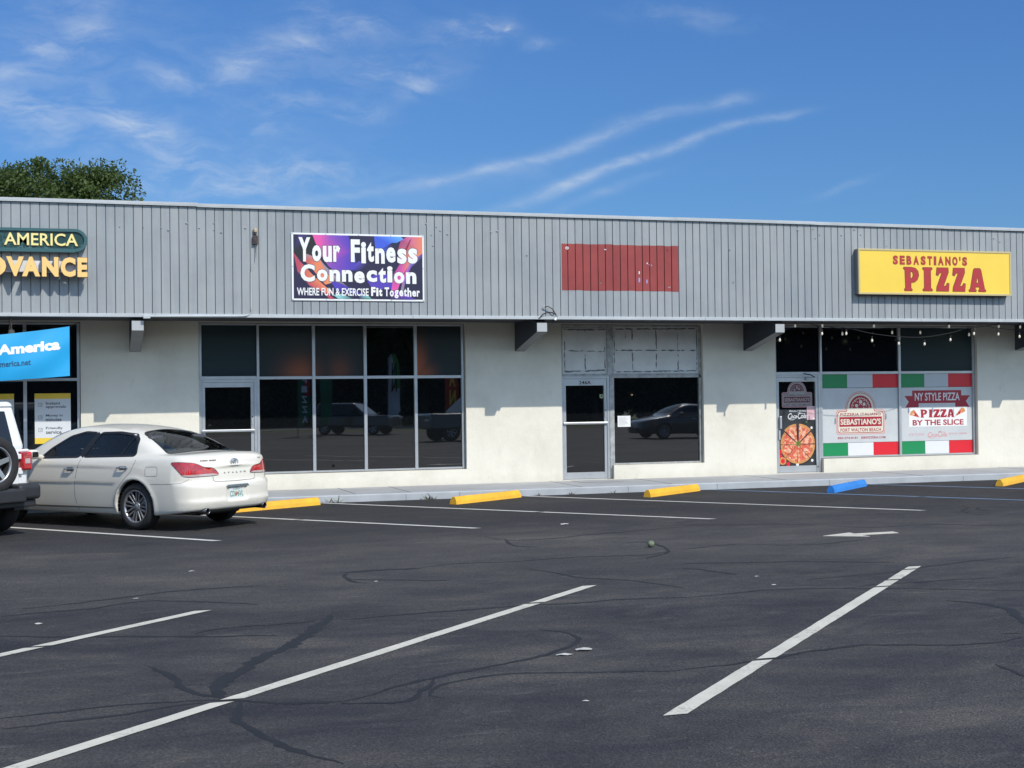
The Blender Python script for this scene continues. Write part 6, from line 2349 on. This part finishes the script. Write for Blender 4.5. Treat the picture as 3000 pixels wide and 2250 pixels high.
for sg in (1, -1):
    for (x0, x1) in ((.28, .82), (.92, 1.62), (1.70, 2.35)):
        b_ = MB('tint_glass')
        sl = .19
        b_.bm.faces.new([b_.bm.verts.new(p) for p in ((x0, sg * .782, 1.24), (x1, sg * .782, 1.24), (min(x1, 2.3) - (.05 if x1 > 2 else 0), sg * .692, 1.69), (x0 + (.06 if x0 < .5 else 0), sg * .692, 1.69))][::sg])
        b_.build('side_window', JP, rel=False)
    b_ = MB('plastic_grey')
    for xa in (.72, 3.66):
        for k in range(12):
            t0, t1 = math.pi * (-.06 + 1.12 * k / 12), math.pi * (-.06 + 1.12 * (k + 1) / 12)
            r0, r1 = .46, .54
            q = [(xa + r0 * math.cos(t0), z) for z in (0,)]
            pts = []
            for (tt, r) in ((t0, r0), (t1, r0), (t1, r1), (t0, r1)):
                pts.append((xa + r * math.cos(tt), .42 + r * math.sin(tt) * .92))
            b_.hexa([(p[0], sg * .70, p[1]) for p in pts] + [(p[0], sg * .925, p[1]) for p in pts], 0, 0)
    bmesh.ops.recalc_face_normals(b_.bm, faces=b_.bm.faces)
    b_.build('fender_flare', JP, rel=False)
    b_ = MB('lamp_red', 'lamp_clear', 'trim_black')
    yl = sg * .715
    b_.box(-.075, .10, yl - .085, yl + .085, .895, 1.145, 0, bev=.02, seg=3)
    b_.box(-.081, -.06, yl - .045, yl + .04, .985, 1.055, 1, bev=.006, seg=2)
    for zq in (.925, 1.105):
        b_.box(-.080, -.06, yl - .06, yl + .06, zq - .012, zq + .012, 0, bev=.004, seg=1)
    b_.build('tail_lamp', JP, rel=False)
    b_ = MB('jeep_white', 'trim_black')
    b_.box(2.55, 2.72, sg * 1.02 - .12, sg * 1.02 + .12, 1.18, 1.36, 0, bev=.05, seg=3)
    b_.tube([(2.62, sg * .76, 1.2), (2.62, sg * .95, 1.24)], .025, 8, 1)
    b_.build('wing_mirror', JP, rel=False)
b_ = MB('jeep_white', 'trim_black')
b_.box(-.035, .0, -.60, .60, .66, 1.15, 0, bev=.012)
b_.box(-.05, -.02, -.66, -.58, .84, .93, 0, bev=.01)
b_.box(-.05, -.02, -.66, -.58, 1.05, 1.12, 0, bev=.01)
b_.build('tailgate', JP, rel=False)
b_ = MB('plastic_grey')
b_.box(-.32, .02, -.50, .50, .47, .66, 0, bev=.03, seg=3)
for sg in (1, -1):
    b_.box(-.30, .12, sg * .58 - .19, sg * .58 + .19, .50, .715, 0, bev=.055, seg=4)
b_.box(-.24, -.02, -.72, .72, .40, .50, 0, bev=.02)
o = b_.build('rear_bumper', JP, rel=False)
b_ = MB('trim_black')
b_.box(.1, 4.0, -.62, .62, .40, .62, 0)
b_.cyl((.72, -.75, .40), (.72, .75, .40), .07, n=10)
b_.box(.15, .55, -.55, .55, .36, .5, 0, bev=.04)
b_.box(4.0, 4.25, -.80, .80, .50, .72, 0, bev=.04)
b_.build('chassis', JP, rel=False)
b_ = MB('jeep_white', 'trim_black', 'lamp_clear')
b_.box(4.08, 4.17, -.62, .62, .72, 1.15, 0, bev=.03)
for k in range(7):
    yk = -.24 + .08 * k
    b_.box(4.165, 4.175, yk - .025, yk + .025, .78, 1.08, 1)
for sg in (1, -1):
    b_.lathe([(.001, .03), (.08, .02), (.095, 0)], 20, 2, 'x', (4.165, sg * .45, .95))
b_.build('grille', JP, rel=False)
b_ = MB('tint_glass')
b_.hexa([(3.02, -.70, 1.20), (3.06, -.70, 1.20), (3.06, .70, 1.20), (3.02, .70, 1.20), (2.48, -.60, 1.76), (2.52, -.60, 1.76), (2.52, .60, 1.76), (2.48, .60, 1.76)], 0, .01)
b_.build('windscreen', JP, rel=False)
for xa in (.72, 3.66):
    for sg in (1, -1):
        wheel(JP, xa, sg * .80, sg, R=.40, rim=.245, wdt=.26, style='five')
sp_ = wheel(JP, -.20, 0, 1, R=.39, rim=.245, wdt=.25, style='five', name='spare_wheel')
sp_.location = (-.20, .0, 1.0)
sp_.rotation_euler = (0, 0, math.pi / 2)
b_ = MB('trim_black')
b_.cyl((-.16, 0, 1.0), (-.03, 0, 1.0), .10, n=16)
b_.build('spare_carrier', JP, rel=False)


# ------------------------------------------------------------------ trees
def leafmat(name, c0, c1, c2):
    m, t, b, oc = newmat(name)
    gi_ = nd(t, 'ShaderNodeNewGeometry')
    big_ = noise(t, oc, 0.9, 3)
    k = mth(t, 'MULTIPLY_ADD', gi_.outputs['Random Per Island'], 0.34, mth(t, 'MULTIPLY', big_, 0.66))
    lk(t, ramp(t, k, [(0.2, c0), (0.5, c1), (0.85, c2)]), b.inputs['Base Color'])
    b.inputs['Roughness'].default_value = 0.55
    b.inputs['Specular IOR Level'].default_value = 0.3
    # thin leaves let some light through
    tl = nd(t, 'ShaderNodeBsdfTranslucent')
    tl.inputs[0].default_value = (c2[0] * 1.2, c2[1] * 1.3, c2[2], 1)
    ms = nd(t, 'ShaderNodeMixShader')
    ms.inputs[0].default_value = 0.25
    lk(t, b.outputs[0], ms.inputs[1])
    lk(t, tl.outputs[0], ms.inputs[2])
    lk(t, ms.outputs[0], t.nodes['Material Output'].inputs[0])


leafmat('leaf_olive', (0.032, 0.055, 0.016), (0.060, 0.094, 0.026), (0.10, 0.135, 0.038))
leafmat('leaf_dark', (0.018, 0.032, 0.012), (0.030, 0.050, 0.018), (0.055, 0.075, 0.026))
mat('bark', (0.10, 0.08, 0.06), 0.9, var=0.4, vscale=8, bump=0.5, bscale=20)


def crown_mesh(name, lobes, n_clump, n_leaf, size, matname, seed):
    r = np.random.default_rng(seed)
    ctr = []
    vol = np.array([l[3] ** 2 for l in lobes])
    for _ in range(n_clump):
        l = lobes[r.choice(len(lobes), p=vol / vol.sum())]
        d = r.normal(size=3)
        d /= np.linalg.norm(d)
        rad = l[3] * (r.uniform(.30, 1.0) ** .5) * (1 + .04 * r.normal())
        ctr.append(np.array(l[:3]) + d * rad * np.array((1, 1, .82)))
    ctr = np.array(ctr)
    cr_ = r.uniform(.22, .52, n_clump)
    P = np.repeat(ctr, n_leaf, 0) + np.clip(r.normal(size=(n_clump * n_leaf, 3)), -1.7, 1.7) * np.repeat(cr_, n_leaf)[:, None] * np.array((.62, .62, .45))
    N = len(P)
    a = r.normal(size=(N, 3))
    a /= np.linalg.norm(a, axis=1, keepdims=True)
    b2 = np.cross(a, r.normal(size=(N, 3)))
    b2 /= np.linalg.norm(b2, axis=1, keepdims=True)
    s1 = size * r.uniform(.7, 1.4, (N, 1))
    s2 = s1 * r.uniform(.38, .6, (N, 1))
    v = np.empty((N, 4, 3))
    v[:, 0] = P - a * s1
    v[:, 1] = P + b2 * s2
    v[:, 2] = P + a * s1
    v[:, 3] = P - b2 * s2
    me = bpy.data.meshes.new(name)
    me.vertices.add(N * 4)
    me.vertices.foreach_set('co', v.ravel())
    me.loops.add(N * 4)
    me.loops.foreach_set('vertex_index', np.arange(N * 4))
    me.polygons.add(N)
    me.polygons.foreach_set('loop_start', np.arange(0, N * 4, 4))
    me.polygons.foreach_set('loop_total', np.full(N, 4))
    me.materials.append(MATS[matname])
    me.update()
    me.validate()
    return me, ctr


def tree(name, loc, lobes, h0, n_clump, n_leaf, size, matname, label, seed, group=None, r0=.28):
    root = empty(name, loc)
    tag(root, label, 'tree', group)
    me, ctr = crown_mesh('crown', lobes, n_clump, n_leaf, size, matname, seed)
    o = bpy.data.objects.new('crown', me)
    COL.objects.link(o)
    o.parent = root
    b_ = MB('bark')
    zc = max(l[2] for l in lobes)
    b_.tube([(0, 0, -.1), (.05, .02, h0 * .5), (-.03, .05, h0), (.05, 0, zc)], [r0 * 1.3, r0, r0 * .85, r0 * .3], 12, 0)
    rr_ = random.Random(seed)
    for l in lobes:
        for k in range(3):
            e = Vector(l[:3]) + Vector((rr_.uniform(-.6, .6), rr_.uniform(-.6, .6), rr_.uniform(-.2, .6))) * l[3]
            st_ = Vector((0, .04, h0 * rr_.uniform(.8, 1.1)))
            mid = st_.lerp(e, .5) + Vector((rr_.uniform(-.3, .3), rr_.uniform(-.3, .3), .3))
            b_.tube([st_, mid, e], [r0 * .45, r0 * .28, r0 * .08], 8, 0)
    b_.build('trunk', root, rel=False)
    return root


tree('broadleaf_tree', (-2.95, 46, 0), [(-2.0, .3, 7.6, 2.3), (-.2, .1, 7.9, 1.7), (1.45, -.3, 8.15, 1.55), (3.15, -.4, 8.25, 1.5), (4.1, .2, 7.3, 1.15), (2.3, .3, 7.5, 1.6), (-4.3, .4, 6.8, 2.4), (1.0, .8, 6.4, 2.8), (-1.5, .2, 5.4, 2.3), (3.2, 0, 6.4, 1.6)], 3.6, 1150, 150, .060, 'leaf_olive',
     'olive green broadleaf tree rising behind the roof above the cash shop', 5, r0=.34)

# ------------------------------------------------------------------ across the lot, seen mirrored in the shop windows
tree0 = tree('roadside_tree', (-8, -52, 0), [(0, 0, 6.5, 3.0), (-2.2, .5, 4.6, 2.4), (2.2, -.4, 4.8, 2.4), (.4, .6, 9.0, 2.2), (-1.4, .2, 2.2, 2.0), (1.5, .3, 2.2, 2.0)], 2.6, 260, 40, .24, 'leaf_dark',
             'dark bushy tree across the road, out of view, mirrored in windows', 21, 'dark trees across the road')
rt = random.Random(4)
for i in range(52):  # second row and left run are extra trees, added to darken window reflections
    c = tree0.copy()
    COL.objects.link(c)
    c.location = (-9 + (i % 19) * 4.9 + (2.4 if i > 18 else 0) + rt.uniform(-1, 1), (-52 if i < 19 else -57) + rt.uniform(-2.5, 2.5), -.4 if i < 19 else -1.6)
    if i >= 38:
        c.location = (-14 - (i - 38) * 4.6, -46 + rt.uniform(-3, 3) + (i - 38) * 1.5, -.4)
    c.rotation_euler = (0, 0, rt.uniform(0, 6.28))
    s_ = rt.uniform(.85, 1.35)
    c.scale = (s_, s_, s_ * rt.uniform(.95, 1.2))
    for ch in tree0.children:
        k = ch.copy()
        COL.objects.link(k)
        k.parent = c

mat('paint_navy', (0.012, 0.014, 0.022), 0.3, coat=1.0)
mat('paint_slate', (0.04, 0.055, 0.075), 0.35, coat=1.0)


def rough_car(name, label, cat, loc, rot, paint, kind):
    root = empty(name, loc, rot)
    tag(root, label, cat)
    b_ = MB(paint, 'trim_black')
    hw = .93
    if kind == 'suv':
        slab(b_, 0, 4.6, hw, hw - .03, .42, 1.02, 0, .09, .05, 4.5)
        slab(b_, .05, 3.3, hw - .04, .64, .98, 1.70, 0, .10, .35, 2.45)
    else:
        slab(b_, 0, 5.6, hw + .03, hw, .55, 1.20, 0, .09, .0, 5.5)
        slab(b_, 1.75, 4.15, hw - .04, .66, 1.16, 1.92, 0, .10, 1.95, 3.4)
        b_.box(.1, 1.65, -.80, .80, 1.17, 1.215, 1)
    b_.build('body', root, rel=False)
    b_ = MB('tint_glass')
    if kind == 'suv':
        for sg in (1, -1):
            b_.bm.faces.new([b_.bm.verts.new(p) for p in ((.35, sg * .885, 1.08), (2.95, sg * .885, 1.08), (2.45, sg * .70, 1.60), (.55, sg * .70, 1.60))])
        b_.bm.faces.new([b_.bm.verts.new(p) for p in ((3.21, .8, 1.06), (3.21, -.8, 1.06), (2.51, -.6, 1.62), (2.51, .6, 1.62))])
    else:
        for sg in (1, -1):
            b_.bm.faces.new([b_.bm.verts.new(p) for p in ((1.9, sg * .887, 1.25), (3.85, sg * .887, 1.25), (3.35, sg * .705, 1.82), (2.05, sg * .705, 1.82))])
        b_.bm.faces.new([b_.bm.verts.new(p) for p in ((4.07, .8, 1.25), (4.07, -.8, 1.25), (3.50, -.6, 1.84), (3.50, .6, 1.84))])
    b_.build('side_glass', root, rel=False)
    L = 4.6 if kind == 'suv' else 5.6
    xs_ = (.85, 3.65) if kind == 'suv' else (1.15, 4.55)
    for sg in (1, -1):
        b_ = MB('lamp_clear')
        b_.box(L - .12, L + .01, sg * .62 - .2, sg * .62 + .2, .82, .95, 0, bev=.03)
        b_.build('headlamp', root, rel=False)
        for x in xs_:
            wheel(root, x, sg * .80, sg, R=.36 if kind == 'suv' else .42, rim=.23, style='plain')
    return root


rough_car('dark_suv', 'dark navy off-road wagon parked across the lot, mirrored in the fitness windows', 'car', (11.8, -20.5, 0), math.radians(35), 'paint_navy', 'suv')
rough_car('pickup_truck', 'slate grey pickup truck mirrored in the last fitness window', 'pickup truck', (19.3, -6.0, 0), math.radians(170), 'paint_slate', 'truck')
ds = empty('dark_sedan', (27.6, -3.0, 0), math.radians(176))
tag(ds, 'dark saloon car parked across the lot, mirrored in the vacant shop window', 'car')


def copy_part(o, parent, paint):
    c = o.copy()
    COL.objects.link(c)
    c.parent = parent
    for sl in c.material_slots:
        if sl.material and sl.material.name == 'car_white':
            sl.link = 'OBJECT'
            sl.material = MATS[paint]
    for ch in [q for q in bpy.data.objects if q.parent is o]:
        copy_part(ch, c, paint)


for ch in [q for q in bpy.data.objects if q.parent is CAR]:
    if ch.name.split('.')[0] not in ('licence_plate', 'emblem', 'rear_lettering', 'seat', 'dashboard', 'door_gap', 'handle_cup'):
        copy_part(ch, ds, 'paint_navy')

for (nm, x, y, h, c1, c2, txt, lab) in (('feather_flag', 10.3, -17, 3.6, (0.02, .16, .07), (.45, .03, .03), 'PIZZA', 'green and red feather flag lettered PIZZA, mirrored in the fitness windows'),
                                        ('feather_flag', 11.5, -17.5, 3.6, (0.02, .16, .07), (.02, .16, .07), '', 'plain green feather flag mirrored beside the green and red one'),
                                        ('feather_flag', 15.4, -19, 4.3, (.6, .6, .6), (.10, .3, .05), 'NN', 'white feather flag with black letters, mirrored between fitness windows'),
                                        ('feather_flag', 15.9, -9, 3.4, (.55, .05, .02), (.55, .05, .02), 'AN', 'red feather flag with yellow letters, mirrored above the pickup')):
    root = empty(nm, (x, y, 0))
    tag(root, lab, 'flag', 'feather flags across the lot')
    k1, k2 = 'flag_%d_a' % int(x * 10), 'flag_%d_b' % int(x * 10)
    mat(k1, c1, .7)
    mat(k2, c2, .7)
    b_ = MB('trim_black')
    b_.tube([(0, 0, 0), (0, 0, h * .8), (.08, 0, h * .93), (.3, 0, h), (.5, 0, h * .985)], .018, 8, 0)
    b_.build('pole', root, rel=False)
    b_ = MB(k1, k2)
    N = 16
    prev = None
    for i in range(N + 1):
        z = .55 + (h - .6) * i / N
        w = .62 * min(1, (i + 2) / 5) * (1 if i < N - 3 else (1 - ((i - N + 3) / 4) ** 2 * .6))
        yb2 = .05 * math.sin(i * .8)
        cur = [b_.bm.verts.new((0 + (.18 if i == N else 0), yb2 * .2, z)), b_.bm.verts.new((w / 2, yb2, z)), b_.bm.verts.new((w, yb2 * 1.3, z))]
        if prev:
            for q in (0, 1):
                f = b_.bm.faces.new((prev[q], prev[q + 1], cur[q + 1], cur[q]))
                f.material_index = 1 if (q == 1 and i > N * .55) else 0
        prev = cur
    b_.build('sail', root, rel=False)
    if not txt:
        continue
    b_ = MB('sign_white' if c1[0] < .3 else ('ink_black' if c1[2] > .3 else 'sign_yellow'))
    for i, c in enumerate(txt):
        zc = h * .8 - i * (.5 if len(txt) > 2 else .85)
        s_ = .34 if len(txt) > 2 else .7
        me_k = len(b_.bm.verts)
        b_.text(c, -.14, .14, -s_ / 2, s_ / 2, 0, 0, off=.03)
        b_.bm.verts.ensure_lookup_table()
        for v2 in b_.bm.verts[me_k:]:
            v2.co = Vector((.31 - v2.co.x, .12, zc + v2.co.z))
    b_.build('lettering', root, rel=False)
